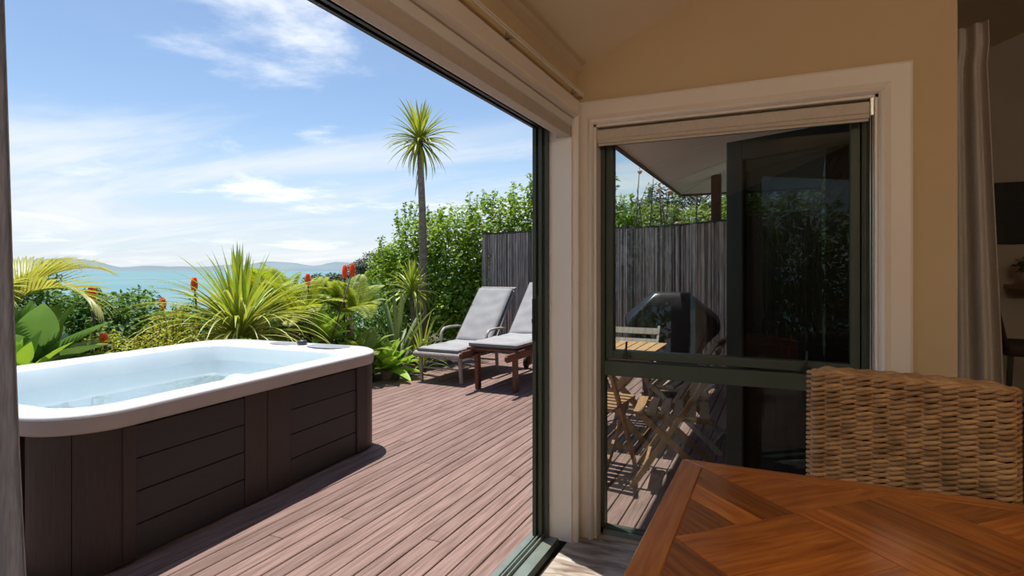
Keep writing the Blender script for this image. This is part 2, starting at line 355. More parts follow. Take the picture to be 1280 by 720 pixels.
# casings: moulded boards with rounded inner edge
def casing(mb, a, b, w, outdir, n, t=.022):
    """board from a to b (inner edge line), extends w along outdir, projects t along n"""
    a, b, o, nn = Vector(a), Vector(b), Vector(outdir), Vector(n)
    prof = [(0, 0), (0, t*.45), (w*.07, t*.95), (w*.16, t*1.15), (w*.28, t*.92), (w*.36, t*.75), (w*.9, t*.75), (w, t*.6), (w, 0)]
    def ring(p, s): return [p+o*x+nn*y+s*x for x, y in prof]
    return ring, prof
def casing_frame(name, pts, outs, nrm, w, mat, closed=False):
    """pts: inner-corner polyline; outs: mitred outward vectors at each point"""
    t = .026; prof = [(0, 0), (0, t*.45), (.07, t*.95), (.16, t*1.2), (.27, t*.95), (.36, t*.75), (.92, t*.75), (1, t*.55), (1, 0)]
    m = MB(); rings = []
    for p, o in zip(pts, outs):
        rings.append([Vector(p)+Vector(o)*(x*w)+Vector(nrm)*y for x, y in prof])
    m.rings(rings); return struct(m, name, mat)
casing_frame('trim_1', [(OX0, WY, 0), (OX0, WY, OZ1), (OX1, WY, OZ1), (OX1, WY, 0)], [(-.72, 0, 0), (-.72, 0, 1), (1, 0, 1), (1, 0, 0)], (0, -1, 0), .117, M['trim'])
casing_frame('trim_2', [(WX, DY1, 0), (WX, DY1, DH), (WX, DY0, DH), (WX, DY0, 0)], [(0, .55, 0), (0, .55, 1), (0, -1, 1), (0, -1, 0)], (1, 0, 0), .10, M['trim'])
# reveals (timber linings)
m = MB(); m.box(WX-WT-.002, WX+.002, DY1-.012, DY1+.002, 0, DH); m.box(WX-WT-.002, WX+.002, DY0, DY1, DH-.012, DH+.002)
struct(m, 'trim_3', M['trim'])
m = MB(); m.box(OX0-.002, OX0+.012, WY-.002, WY+.075, 0, OZ1); m.box(OX1-.012, OX1+.002, WY-.002, WY+.075, 0, OZ1); m.box(OX0, OX1, WY-.002, WY+.075, OZ1-.012, OZ1+.002)
struct(m, 'trim_4', M['trim'])

# ------------------------------------------------------------------ sliding door frame (open) : jamb, head, grooved track, latch strike
FX0, FX1 = -1.125, -1.047
d1 = bpy.data.objects.new('door_1', None); COL.objects.link(d1); d1.location = (FX0, DY1, 0); d1['kind'] = 'structure'
tag(d1, 'dark green aluminium sliding door frame standing open to the deck')
def jamb():
    m = MB(); m.box(FX0, FX0+.018, DY1-.045, DY1+.0, 0, 2.09); m.box(FX0+.018, FX0+.030, DY1-.018, DY1, 0, 2.09)
    m.box(FX0+.030, FX0+.048, DY1-.040, DY1, 0, 2.09); m.box(FX0+.048, FX0+.060, DY1-.018, DY1, 0, 2.09); m.box(FX0+.060, FX1, DY1-.03, DY1, 0, 2.09)
    return m
jamb().build('jamb', M['alu'], d1, fix=True)
m = MB()
for a, b, z in ((0, .016, 2.055), (.016, .032, 2.075), (.032, .046, 2.055), (.046, .062, 2.075), (.062, .078, 2.05)): m.box(FX0+a, FX0+b, DY0, DY1, z, 2.10)
m.build('head', M['alu_dark'], d1, fix=True)
m = MB()
for a, b, z in ((-.02, .012, .012), (.012, .030, .002), (.030, .036, .022), (.036, .052, .002), (.052, .058, .022), (.058, .070, .004), (.070, .125, .010)): m.box(FX0+a, FX0+b, DY0, DY1, -.03, z)
m.build('track', M['track'], d1, fix=True)
m = MB(); m.box(FX0+.019, FX0+.029, DY1-.024, DY1-.017, .93, 1.21); m.build('strike_plate', M['chrome'], d1, fix=True)
m = MB(); m.box(FX0+.002, FX0+.014, DY1-.055, DY1-.044, .99, 1.20); m.box(FX0+.002, FX0+.014, DY1-.06, DY1-.05, 1.08, 1.10); m.build('latch', M['black_metal'], d1, fix=True)

# ------------------------------------------------------------------ window in the front wall
w1 = bpy.data.objects.new('window_1', None); COL.objects.link(w1); w1.location = (-.24, WY+.1, 0); w1['kind'] = 'structure'
tag(w1, 'tall dark green aluminium window with a transom bar beside the wicker chair')
Y0, Y1 = WY+.075, WY+.135
m = MB(); m.box(OX0, OX0+.032, Y0, Y1, 0, OZ1); m.box(OX1-.05, OX1, Y0, Y1, 0, OZ1); m.box(OX0, OX1, Y0, Y1, OZ1-.04, OZ1); m.box(OX0, OX1, Y0, Y1, 0, .028)
m.build('window_frame', M['alu'], w1, fix=True, bevel=.003)
MB().box(OX0+.032, OX1-.05, Y0-.012, Y1, .808, .882).build('transom', M['alu'], w1, fix=True, bevel=.004)
s_ = MB(); sx0, sx1, sz0, sz1 = OX0+.036, OX1-.054, .892, OZ1-.045
s_.box(sx0, sx0+.036, Y0+.012, Y1+.015, sz0, sz1); s_.box(sx1-.036, sx1, Y0+.012, Y1+.015, sz0, sz1); s_.box(sx0+.036, sx1-.036, Y0+.012, Y1+.015, sz0, sz0+.042); s_.box(sx0+.036, sx1-.036, Y0+.012, Y1+.015, sz1-.036, sz1)
sash = s_.build('sash', M['alu'], w1, fix=True, bevel=.003)
def sub(mb, name, mat, part, root, **k):
    off = Vector(root.location); mb.v = [tuple(Vector(p)-off) for p in mb.v]
    return mb.build(name, mat, part, **k)
sub(MB().box(sx0+.034, sx1-.034, Y0+.036, Y0+.041, sz0+.04, sz1-.034), 'pane', M['glass'], sash, w1)
for x in (-.70, .105):
    h = MB(); h.box(x-.02, x+.02, Y0-.004, Y0+.012, .898, .912); h.tube([(x, Y0-.008, .905), (x+.002, Y0-.014, .94), (x+.004, Y0-.01, .985)], [.006, .005, .005], 8)
    sub(h, 'stay_handle', M['alu_dark'], sash, w1)
MB().box(OX0+.03, OX1-.048, Y0+.03, Y0+.035, .026, .81).build('pane', M['glass'], w1, fix=True)
MB().box(OX0+.03, OX1-.048, Y0-.018, Y0+.004, .0, .022).build('sill_strip', M['track'], w1, fix=True)

# ------------------------------------------------------------------ roof over porch, soffit, weatherboards, post
EX, EY, EZ, SL = -1.232, 8.2, 2.38, .32
def sz(x, y): return EZ+SL*min(x-EX, EY-y)
XI = .47
A_, B_, C_, D_ = (EX, -3.7), (EX, EY), (XI, EY-(XI-EX)), (XI, 2.93)
roof = bpy.data.objects.new('porch_roof', None); COL.objects.link(roof); roof.location = (EX, EY, EZ); roof['kind'] = 'structure'
tag(roof, 'pale raked soffit under the porch roof seen through the window')
def sheet(mb, poly, t, dz=0):
    n = len(poly); mb.add([(x, y, sz(x, y)+dz) for x, y in poly]+[(x, y, sz(x, y)+dz+t) for x, y in poly],
        [tuple(reversed(range(n))), tuple(range(n, 2*n))]+[(i, (i+1) % n, n+(i+1) % n, n+i) for i in range(n)])
m = MB(); sheet(m, [(EX, 2.93), C_[:0] or (XI, 2.93), C_, B_], .02); m.build('soffit_panel', M['soffit'], roof, fix=True)
m = MB(); sheet(m, [B_, C_, (XI, EY)], .02); m.build('soffit_panel', M['soffit'], roof, fix=True)
m = MB(); sheet(m, [(EX, -3.7), (WX-.12, -3.7), (WX-.12, 2.93), (EX, 2.93)], .02); m.build('soffit_panel', M['soffit'], roof, fix=True)
m = MB(); sheet(m, [(EX-.02, -3.7), (XI, -3.7), (XI, EY-(XI-EX)), (EX-.02, EY+.02)], .04, .16); sheet(m, [(EX-.02, EY+.02), (XI, EY-(XI-EX)), (XI, EY+.02)], .04, .16)
m.build('roof_sheet', M['roofing'], roof, fix=True)
MB().box(EX-.025, EX, -3.7, EY+.025, EZ-.025, EZ+.19).build('fascia', M['fascia'], roof, fix=True)
MB().box(EX, XI, EY, EY+.025, EZ-.025, EZ+.19).build('fascia', M['fascia'], roof, fix=True)
for dd in (0, 1.15, 2.3):     # battens over the joints, first one along the hip
    if dd == 0:
        m = MB()
        for k in (-.035, .035): m.bar((EX+.02, EY-.02+k, sz(EX+.02, EY-.02)-.004), (XI, EY-(XI-EX)+k, sz(XI, EY-(XI-EX))-.004), .025, .014)
    else:
        m = MB(); m.bar((EX+.01, EY-dd, sz(EX+.01, EY-dd)-.003), (XI, EY-dd, sz(XI, min(EY-dd, EY-(XI-EX)))-.003 if dd > 1.7 else sz(XI, EY-dd)-.003), .03, .010)
        if dd < 1.7:
            m = MB(); m.bar((EX+.01, EY-dd, sz(EX+.01, EY-dd)-.003), (EX+dd-.02, EY-dd, sz(EX+dd-.02, EY-dd)-.003), .03, .010)
    m.build('batten', M['soffit'], roof, fix=True)
pp = MB(); pp.box(-.79, -.67, 7.64, 7.76, -.1, sz(-.73, 7.7)+.01); pst = pp.build('porch_post', M['post'], None, bevel=.006, loc=(-.73, 7.7, 0)); pst['kind'] = 'structure'
tag(pst, 'dark brown square post holding up the porch soffit behind the fence')
wbd = bpy.data.objects.new('wall_porch', None); COL.objects.link(wbd); wbd.location = (.45, 3, 0); wbd['kind'] = 'structure'; tag(wbd, 'dark red weatherboard wall beside the porch')
for k in range(20):
    z0 = k*.15
    for (ya, yb) in ((WY+WD+.005, 3.06), (3.86, 7.0)) if z0 < 2.0 else ((WY+WD+.005, 7.0),):
        m = MB(); m.rings([[(.472, y, z0), (.436, y, z0), (.452, y, z0+.158), (.472, y, z0+.158)] for y in (ya, yb)])
        m.build('weatherboard', M['weatherboard'], wbd, fix=True)

# ------------------------------------------------------------------ deck
deck = MB().box(-5.0, .46, -2.2, 8.6, -.16, -.04).build('deck', M['gap_base']); deck['kind'] = 'structure'
tag(deck, 'red brown timber deck of long narrow boards')
PITCH = .0925; x = -1.132-PITCH*.5
rows = []
k = 0
xr = FX0-.028
while xr > -4.98:
    rows.append((xr-PITCH+.007, xr)); xr -= PITCH
xr = FX0-.028+PITCH
while xr < .46:
    rows.append((xr-PITCH+.007, xr)); xr += PITCH
for (xa, xb) in rows:
    ya, yb = (-2.1, 8.55)
    if xa < -4.45: yb = 5.25
    elif xa < -4.2: yb = 5.7
    if xb > FX0+.03 or xb > -1.05: ya = WY+WD+.012
    cuts = sorted([ya]+[c for c in (random.uniform(-.5, 2.5), random.uniform(3.2, 7.6)) if ya+.8 < c < yb-.6]+[yb])
    for a, b in zip(cuts[:-1], cuts[1:]):
        L = b-a-.003
        o = link_obj('deck_board', MB().box(-(xb-xa)/2, (xb-xa)/2, 0, L, -.028, 0).mesh('deck_board', M['deck']), deck, (( xa+xb)/2, a, -.001-random.random()*.0016))
        bm_ = o.modifiers.new('bevel', 'BEVEL'); bm_.width = .003; bm_.segments = 1

# ------------------------------------------------------------------ garden ground, slope, sea, hills
xs = [-4.3, -5.2, -6.5, -8, -10, -14, -25, -60, -150, -420]; ys = [-160, -60, -20, -6, 0, 4, 8, 12, 20, 45, 120, 300]
zf = [-.06, -.03, 0, -.05, -.35, -1.7, -6, -18, -36, -44]
m = MB(); V = [(x_*1.0, y_, zf[i]+(random.uniform(-.05, .05) if 1 < i < 5 else 0)) for i, x_ in enumerate(xs) for y_ in ys]
Fc = [(i*len(ys)+j, i*len(ys)+j+1, (i+1)*len(ys)+j+1, (i+1)*len(ys)+j) for i in range(len(xs)-1) for j in range(len(ys)-1)]
m.add(V, Fc); struct(m, 'ground', M['soil'], smooth=True)
m = MB(); m.add([(-4.35, 8.6, -.08), (8, 8.6, -.08), (14, 60, -.5), (-30, 60, -2)], [(0, 1, 2, 3)]); struct(m, 'ground_rear', M['slope'])
m = MB(); R_ = 42000
m.add([(-80, -R_, -40), (-80, R_, -40), (-R_, R_, -40), (-R_, -R_, -40)], [(0, 3, 2, 1)]); o = struct(m, 'sea', M['sea']); tag(o, 'turquoise sea stretching to the far hills')
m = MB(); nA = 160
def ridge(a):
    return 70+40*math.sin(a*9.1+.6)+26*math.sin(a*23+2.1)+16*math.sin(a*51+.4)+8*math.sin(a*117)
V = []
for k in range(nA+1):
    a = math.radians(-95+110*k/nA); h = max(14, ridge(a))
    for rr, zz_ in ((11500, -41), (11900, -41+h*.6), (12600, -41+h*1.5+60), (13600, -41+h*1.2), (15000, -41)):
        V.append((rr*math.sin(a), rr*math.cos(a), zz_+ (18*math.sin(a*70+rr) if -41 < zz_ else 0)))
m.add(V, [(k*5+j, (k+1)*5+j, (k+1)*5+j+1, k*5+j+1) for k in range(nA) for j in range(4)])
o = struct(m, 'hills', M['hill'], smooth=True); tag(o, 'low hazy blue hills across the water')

# ================================================================== ADDED FILL LAMPS (unseen, behind the camera, brighten the room)
fill_mat = bpy.data.materials.new('fill_glow'); fill_mat.use_nodes = True; _t = fill_mat.node_tree; _b = _t.nodes['Principled BSDF']
_b.inputs['Base Color'].default_value = (.9, .85, .75, 1); _b.inputs['Emission Color'].default_value = (1, .84, .66, 1); _b.inputs['Emission Strength'].default_value = 22
for lx_, ly_, lab in ((1.5, -1.15, 'added unseen fill lamp nearer the sliding door wall'), (2.7, -1.7, 'added unseen fill lamp farther from the sliding door wall')):
    lz_ = 2.62
    fill_root = thing('fill_lamp', lab, 'lamp', (lx_, ly_, lz_), 0, 'added fill lamps')
    m = MB(); m.lathe([(.05, -.20)]+[(.205*math.cos(a), .205*math.sin(a)) for a in [-1.3+2.6*k/14 for k in range(15)]]+[(.05, .20)], n=24); m.build('shade', fill_mat, fill_root, smooth=True)
    m = MB(); m.tube([(0, 0, .2), (0, 0, ceil_z(min(lx_, XR))-lz_)], .004, 6); m.build('cord', M['rubber'], fill_root)

# ================================================================== SPA
SPA = thing('spa_bath', 'dark brown panelled spa bath with a white rim standing on the deck', 'spa', (-3.575, 2.46, 0), math.radians(3.3))
HW, HL = .85, 1.16
def rim(d, z, r, oy=0, hy=0, ox=0): return rrect(HW-d, HL-d-hy, r, 14, ox, oy, z)
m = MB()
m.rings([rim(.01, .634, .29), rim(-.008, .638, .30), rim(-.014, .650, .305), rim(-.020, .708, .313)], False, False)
m.build('rim_shaded_band', M['shaded_rim'], SPA, smooth=True)
m = MB()
m.rings([rim(-.020, .708, .313), rim(-.0205, .714, .313), rim(-.016, .723, .31), rim(.002, .733, .30), rim(.03, .737, .27),
         rim(.085, .736, .22, -.05, .05), rim(.115, .728, .21, -.065, .065), rim(.13, .708, .20, -.07, .07)], cap0=False, cap1=False)
shell = m.build('rim', M['acrylic'], SPA, smooth=True)
def basin_ring(d, z, r, wob):
    pts = rrect(HW-d, HL-d-.07, r, 14, 0, -.07, z); o = []
    for (x, y, zz_) in pts:
        s = 1-wob*(.5+.5*math.cos((y-.25)*4.2))*(1 if abs(x) > .3 else 0)
        o.append((x*s, y, zz_))
    return o
m = MB(); m.rings([basin_ring(.13, .708, .20, 0), basin_ring(.145, .66, .20, .03), basin_ring(.16, .56, .2, .05), basin_ring(.20, .30, .2, .06), basin_ring(.28, .20, .18, .06), basin_ring(.5, .19, .1, .06)], cap0=False)
m.build('basin', M['basin'], SPA, smooth=True)
m = MB(); m.rings([basin_ring(.156, .600, .2, .042), basin_ring(.156, .596, .2, .042)]); m.build('water', M['water'], SPA)
MB().box(-.45, .45, .72, .95, .2, .5).build('seat_step', M['basin'], SPA, bevel=.08, smooth=True, seg=4)
# controls on the far corner of the rim
m = MB(); m.rings([[(x*.19+.40, y*.10+1.02, .7385) for x, y, z in rrect(1, 1, .9, 8)], [(x*.17+.40, y*.085+1.02, .742) for x, y, z in rrect(1, 1, .9, 8)]]); m.build('cup_tray', M['grey_plastic'], SPA)
m = MB(); m.lathe([(.038, 0), (.040, .02), (.034, .034), (.012, .036)], (.13, 1.03, .737), 16); m.build('control_knob', M['dark_plastic'], SPA, smooth=True)
m = MB(); m.rings([[(x*.13-.05, y*.07+1.03, .7385) for x, y, z in rrect(1, 1, .7, 8)], [(x*.12-.05, y*.06+1.03, .741) for x, y, z in rrect(1, 1, .7, 8)]]); m.build('control_panel', M['grey_plastic'], SPA)
m = MB(); m.rings([[(x*.16-.02, y*.05-1.075, .733) for x, y, z in rrect(1, 1, .6, 8)], [(x*.15-.02, y*.04-1.075, .752) for x, y, z in rrect(1, 1, .6, 8)]]); m.build('headrest', M['dark_plastic'], SPA, smooth=True)
for jx, jz in ((-.30, .50), (-.18, .50), (-.02, .50), (.10, .50), (-.24, .40), (.04, .40)):
    m = MB()
    m.rings([[(jx+r*math.cos(a), y, jz+r*math.sin(a)) for a in [2*PI*k/12 for k in range(12)]] for r, y in ((.032, .905), (.032, .888), (.018, .886), (.012, .895))])
    m.build('jet', M['chrome'], SPA, smooth=True)
# cabinet: plinth core, boards and posts
m = MB(); m.rings([rim(.045, .0, .22), rim(.045, .64, .22)], False, False); m.build('core', M['rubber'], SPA)
def cab_boards(y0, y1, side=1):
    for k in range(4):
        z0 = .015+k*.1535
        MB().box(side*(HW-.046), side*(HW-.014), y0, y1, z0, z0+.150).build('cabinet_board', M['cab'], SPA, bevel=.004)
def cab_post(y0, y1, side=1, t=-.006):
    a, b = sorted((side*(HW-.046), side*(HW+t))); MB().box(a, b, y0, y1, .012, .634).build('cabinet_post', M['cab_post'], SPA, bevel=.006)
for sd_ in (1, -1):
    cab_boards(-.84, -.217, sd_); cab_boards(.142, .79, sd_)
    cab_post(-.215, -.051, sd_, -.010); cab_post(-.048, .140, sd_, -.010); cab_post(-.905, -.842, sd_, -.004); cab_post(.792, .90, sd_, -.004)
# curved corner panels, each two bent boards between slim posts
def arc_panel(cx, cy, a0, a1, r0, r1):
    m = MB(); k_ = 7; rg = []
    for k in range(k_+1):
        a = a0+(a1-a0)*k/k_; c, s = math.cos(a), math.sin(a)
        rg.append([(cx+r0*c, cy+r0*s, .012), (cx+r1*c, cy+r1*s, .012), (cx+r1*c, cy+r1*s, .634), (cx+r0*c, cy+r0*s, .634)])
    m.rings(rg); m.build('corner_panel', M['cab_post'], SPA, smooth=False)
rc = .26
for qx, qy, a0 in ((1, -1, -PI/2), (-1, -1, PI), (1, 1, 0), (-1, 1, PI/2)):
    r_c = rc if qy < 0 else .24
    cx, cy = qx*(HW-.012-r_c), qy*(HL-.012-r_c)
    arc_panel(cx, cy, a0+.01, a0+PI/4-.006, r_c-.03, r_c); arc_panel(cx, cy, a0+PI/4+.006, a0+PI/2-.01, r_c-.03, r_c)
for yy in (-1, 1):
    for k in range(4):
        z0 = .015+k*.1535; a, b = sorted((yy*(HL-.046), yy*(HL-.014))); MB().box(-.46, .46, a, b, z0, z0+.150).build('cabinet_board', M['cab'], SPA, bevel=.004)
    for xa, xb in ((-.54, -.462), (.462, .54)):
        a, b = sorted((yy*(HL-.046), yy*(HL-.004))); MB().box(xa, xb, a, b, .012, .634).build('cabinet_post', M['cab_post'], SPA, bevel=.006)

# ================================================================== LOUNGERS
def cushion_mesh(lx, ly, lz, mat, seed, nx=14, ny=30, wr=.003):
    r = np.random.default_rng(seed); ph = r.uniform(0, 6, 8)
    V = []; Fq = []
    def h(u, v):
        e = min(1, min(u, 1-u)*lx/.05)*1.0; g = min(1, min(v, 1-v)*ly/.05)
        e = math.sqrt(max(0, 1-(1-e)**2)); g = math.sqrt(max(0, 1-(1-g)**2))
        return e*g
    for side in (1, -1):
        for j in range(ny+1):
            for i in range(nx+1):
                u, v = i/nx, j/ny
                u2 = .5-.5*math.cos(PI*u) if False else u
                w = wr*(math.sin(u*9+v*17+ph[0])+math.sin(v*31+ph[1]+2*math.sin(u*5+ph[2]))*.8) if side > 0 else 0
                z = side*(lz*.18+lz*.32*h(u, v))+w*h(u, v)
                V.append(((u-.5)*lx, v*ly, z+lz/2))
    W = (nx+1)
    n1 = W*(ny+1)
    for j in range(ny):
        for i in range(nx):
            a = j*W+i; Fq.append((a, a+1, a+W+1, a+W)); Fq.append((n1+a, n1+a+W, n1+a+W+1, n1+a+1))
    bd = [i for i in range(nx+1)]+[j*W+nx for j in range(1, ny+1)]+[ny*W+i for i in range(nx-1, -1, -1)]+[j*W for j in range(ny-1, 0, -1)]
    for k in range(len(bd)):
        a, b = bd[k], bd[(k+1) % len(bd)]; Fq.append((b, a, n1+a, n1+b))
    m = MB(); m.add(V, Fq); return m, bd, V, n1
def add_cushion(parent, name, lx, ly, lz, loc, rot, seed):
    m, bd, V, n1 = cushion_mesh(lx, ly, lz, M['cushion'], seed)
    o = link_obj(name, m.mesh(name, M['cushion'], True), parent, loc, rot)
    p = MB(); p.tube([V[i] for i in bd[::2]], .005, 6, closed=True); link_obj('piping', p.mesh('piping', M['cushion_edge'], True), o)
    p = MB(); p.tube([V[n1+i] for i in bd[::2]], .004, 6, closed=True); link_obj('piping', p.mesh('piping', M['cushion_edge'], True), o)
    return o
# steel and wicker lounger
L1 = thing('sun_lounger', 'steel sun lounger with woven edge, curved armrests and grey cushion, nearer the hedge', 'lounger', (-3.66, 5.82, 0), math.radians(-1.5), 'sun loungers on the deck')
HWL = .28
for sx in (-1, 1):
    m = MB(); m.bar((sx*HWL, .03, 0), (sx*HWL*.98, .0, .32), .035, .035, (0, 1, 0)); m.build('leg', M['lsteel'], L1, bevel=.004)
    m = MB(); m.bar((sx*HWL, .93, 0), (sx*HWL, .90, .34), .035, .035, (0, 1, 0)); m.build('leg', M['lsteel'], L1, bevel=.004)
    m = MB(); m.tube([(sx*.33, .55, .30), (sx*.335, .52, .42), (sx*.335, .54, .53), (sx*.335, .60, .575), (sx*.335, .75, .585), (sx*.335, .95, .575), (sx*.33, 1.02, .56)], .021, 8, flat=.75); m.build('armrest', M['lsteel'], L1, smooth=True)
    MB().box(sx*.30-.018, sx*.30+.018, -.06, 1.25, .30, .345).build('side_rail', M['lsteel'], L1, bevel=.008)
for y_ in (.03, .92):
    m = MB(); m.bar((-HWL, y_, .16), (HWL, y_, .16), .018, .018); m.build('stretcher', M['lsteel'], L1)
MB().box(-.29, .29, -.02, 1.0, .335, .35).build('sling', M['lwick'], L1)
m = MB()
for k in range(31):
    x_ = -.315+.63*k/30; m.tube([(x_, -.035, .30), (x_, -.085, .315), (x_, -.085, .345), (x_, -.03, .365)], .012, 6)
m.build('woven_edge', M['lwick'], L1, smooth=True)['kind'] = 'stuff'
by, bz, ang = .80, .36, math.radians(46)
def on_back(x, t, off=0): return (x, by+t*math.cos(ang)-off*math.sin(ang), bz+t*math.sin(ang)+off*math.cos(ang))
for sx in (-1, 1):
    m = MB(); m.bar(on_back(sx*.29, 0), on_back(sx*.26, .99), .03, .035, (0, -1, 1)); m.build('back_post', M['lsteel'], L1, bevel=.004)
m = MB(); m.add([on_back(-.27, .02), on_back(.27, .02), on_back(.25, .97), on_back(-.25, .97), on_back(-.27, .02, .012), on_back(.27, .02, .012), on_back(.25, .97, .012), on_back(-.25, .97, .012)],
    [(3,2,1,0),(4,5,6,7),(0,1,5,4),(1,2,6,5),(2,3,7,6),(3,0,4,7)]); m.build('back_sling', M['lwick'], L1)
m = MB()
for k in range(26):
    x_ = -.265+.53*k/25; m.tube([on_back(x_, .955, -.02), on_back(x_, 1.01, 0), on_back(x_, .955, .028)], .012, 6)
m.build('woven_edge', M['lwick'], L1, smooth=True)['kind'] = 'stuff'
add_cushion(L1, 'seat_cushion', .57, .93, .065, (0, -.055, .35), (0, 0, 0), 3)
add_cushion(L1, 'back_cushion', .53, .94, .07, on_back(0, .0, .012), (ang, 0, 0), 4)
# timber lounger
L2 = thing('sun_lounger', 'red brown timber sun lounger with slats, wheels and grey cushion, nearer the door', 'lounger', (-2.86, 5.42, 0), math.radians(-1), 'sun loungers on the deck')
for sx in (-1, 1):
    m = MB(); m.bar((sx*.275, 0, .405), (sx*.275, 1.95, .405), .035, .085); m.bar((sx*.275, -.03, .405), (sx*.275, .02, .405), .034, .055); m.build('side_rail', M['lwood'], L2, bevel=.012)
    m = MB(); m.bar((sx*.235, .30, .0), (sx*.235, .28, .40), .045, .075, (0, 1, 0)); m.build('leg', M['lwood'], L2, bevel=.006)
    m = MB(); m.bar((sx*.235, 1.72, .06), (sx*.235, 1.72, .40), .045, .075, (0, 1, 0)); lg = m.build('leg', M['lwood'], L2, bevel=.006)
    m = MB(); cx = sx*.285; m.rings([[(cx+dx, 1.72+r*math.cos(a), .085+r*math.sin(a)) for a in [2*PI*k/18 for k in range(18)]] for r, dx in ((.07, -.02), (.085, -.012), (.085, .012), (.07, .02))]); m.build('wheel', M['rubber'], L2, smooth=True)
MB().box(-.33, .33, .20, .34, .445, .47).build('foot_slat', M['lwood'], L2, bevel=.005)
for k in range(11):
    y_ = .365+k*.078; link_obj('slat', MB().box(-.29, .29, 0, .055, 0, .02).mesh('slat', M['lwood']), L2, (0, y_, .449))
by, bz, ang = 1.20, .46, math.radians(44)
for k in range(11):
    c = on_back(0, .05+.085*k); link_obj('slat', MB().box(-.30, .30, -.028, .028, -.01, .01).mesh('slat', M['lwood']), L2, c, (ang, 0, 0))
for sx in (-1, 1):
    m = MB(); m.bar(on_back(sx*.24, 0, -.03), on_back(sx*.24, .98, -.03), .03, .04, (0, -1, 1)); m.build('back_post', M['lwood'], L2)
for sx in (-1, 1):
    m = MB(); m.bar((sx*.22, 1.62, .42), on_back(sx*.22, .55, -.04), .025, .035); m.build('back_prop', M['lwood'], L2)
add_cushion(L2, 'seat_cushion', .60, 1.03, .07, (0, .20, .468), (0, 0, 0), 5)
add_cushion(L2, 'back_cushion', .58, .93, .075, on_back(0, .02, .012), (ang, 0, 0), 6)

# ================================================================== BRUSHWOOD FENCE
FP = [(-4.50, 8.50, 1.93), (-3.3, 8.18, 1.93), (-2.0, 7.86, 1.915), (-1.3, 7.66, 1.91), (-.58, 7.47, 1.945), (.42, 7.22, 2.0)]
fence = thing('brushwood_fence', 'grey brown brushwood screen fence behind the loungers and barbecue', 'fence', (-4.5, 8.5, 0))
def along(s):
    for (a, b) in zip(FP[:-1], FP[1:]):
        L = math.hypot(b[0]-a[0], b[1]-a[1])
        if s <= L: t = s/L; return [a[i]+(b[i]-a[i])*t for i in range(3)], ((b[0]-a[0])/L, (b[1]-a[1])/L)
        s -= L
    return list(FP[-1]), ((b[0]-a[0])/L, (b[1]-a[1])/L)
LT = sum(math.hypot(b[0]-a[0], b[1]-a[1]) for a, b in zip(FP[:-1], FP[1:]))
m = MB(); s = 0
while s < LT:
    (x_, y_, h_), d_ = along(s); w_ = random.uniform(.010, .026); off = random.uniform(-.016, .016)
    nx_, ny_ = -d_[1], d_[0]; top = h_+random.uniform(-.02, .012)
    m.tube([(x_-nx_*off, y_-ny_*off, 0), (x_-nx_*off+random.uniform(-.004, .004), y_-ny_*off, top*.5), (x_-nx_*off+random.uniform(-.006, .006), y_-ny_*off, top)], w_*.62, 5)
    s += w_*.92
m.build('brush_reeds', M['reed'], fence, fix=True)['kind'] = 'stuff'
m = MB()
for (a, b) in zip(FP[:-1], FP[1:]): m.bar((a[0]+.01, a[1]+.025, a[2]*.5), (b[0], b[1]+.025, b[2]*.5), .012, 1*a[2]*.98, (0, 0, 1))
m.build('backing', M['reed_wire'], fence, fix=True)
for (a, b) in zip(FP[:-1], FP[1:]):
    m = MB(); m.bar((a[0], a[1]-.0, a[2]+.0), (b[0], b[1]-.0, b[2]+.0), .045, .022); m.build('top_rail', M['reed_wire'], fence, fix=True)

# ================================================================== PLANTS
def sword_mesh(name, mat, L, W, elev, droop, segs=8, fold=.25, prof=None, thick=False, twist=0):
    m = MB(); x = z = 0; a = elev; pts = []
    for k in range(segs+1):
        pts.append((x, z, a)); a -= droop/segs*(.4+1.2*k/segs); x += L/segs*math.cos(a); z += L/segs*math.sin(a)
    prof = prof or (lambda t: (.45+.55*min(1, t*3.2))*(1-t**3) if t < 1 else 0)
    V = []
    for k, (x, z, a) in enumerate(pts):
        t = k/segs; w = W/2*max(.02, prof(t)); d = fold*w; nx, nz = -math.sin(a), math.cos(a)
        V += [(x+nx*d, w, z+nz*d), (x-nx*d*.3, 0, z-nz*d*.3), (x+nx*d, -w, z+nz*d)]
    F_ = []
    for k in range(segs):
        for j in (0, 1): F_.append((k*3+j, k*3+j+1, k*3+j+4, k*3+j+3))
    m.add(V, F_); return m.mesh(name, mat, True)
def leaf_rosette(root, meshes, n, zc=(0, 0, 0), name='leaf', tilt=0, smin=.8, smax=1.1, order=True, jit=.35):
    """golden-angle rosette: meshes run from inner upright to outer drooping"""
    for k in range(n):
        t = k/max(1, n-1); me = meshes[min(len(meshes)-1, int(t*len(meshes)))]
        link_obj(name, me, root, (zc[0], zc[1], zc[2]+(1-t)*.04), (random.uniform(-tilt, tilt), random.uniform(-tilt, tilt), k*2.39996+random.uniform(-jit, jit)), (random.uniform(smin, smax),)*3)
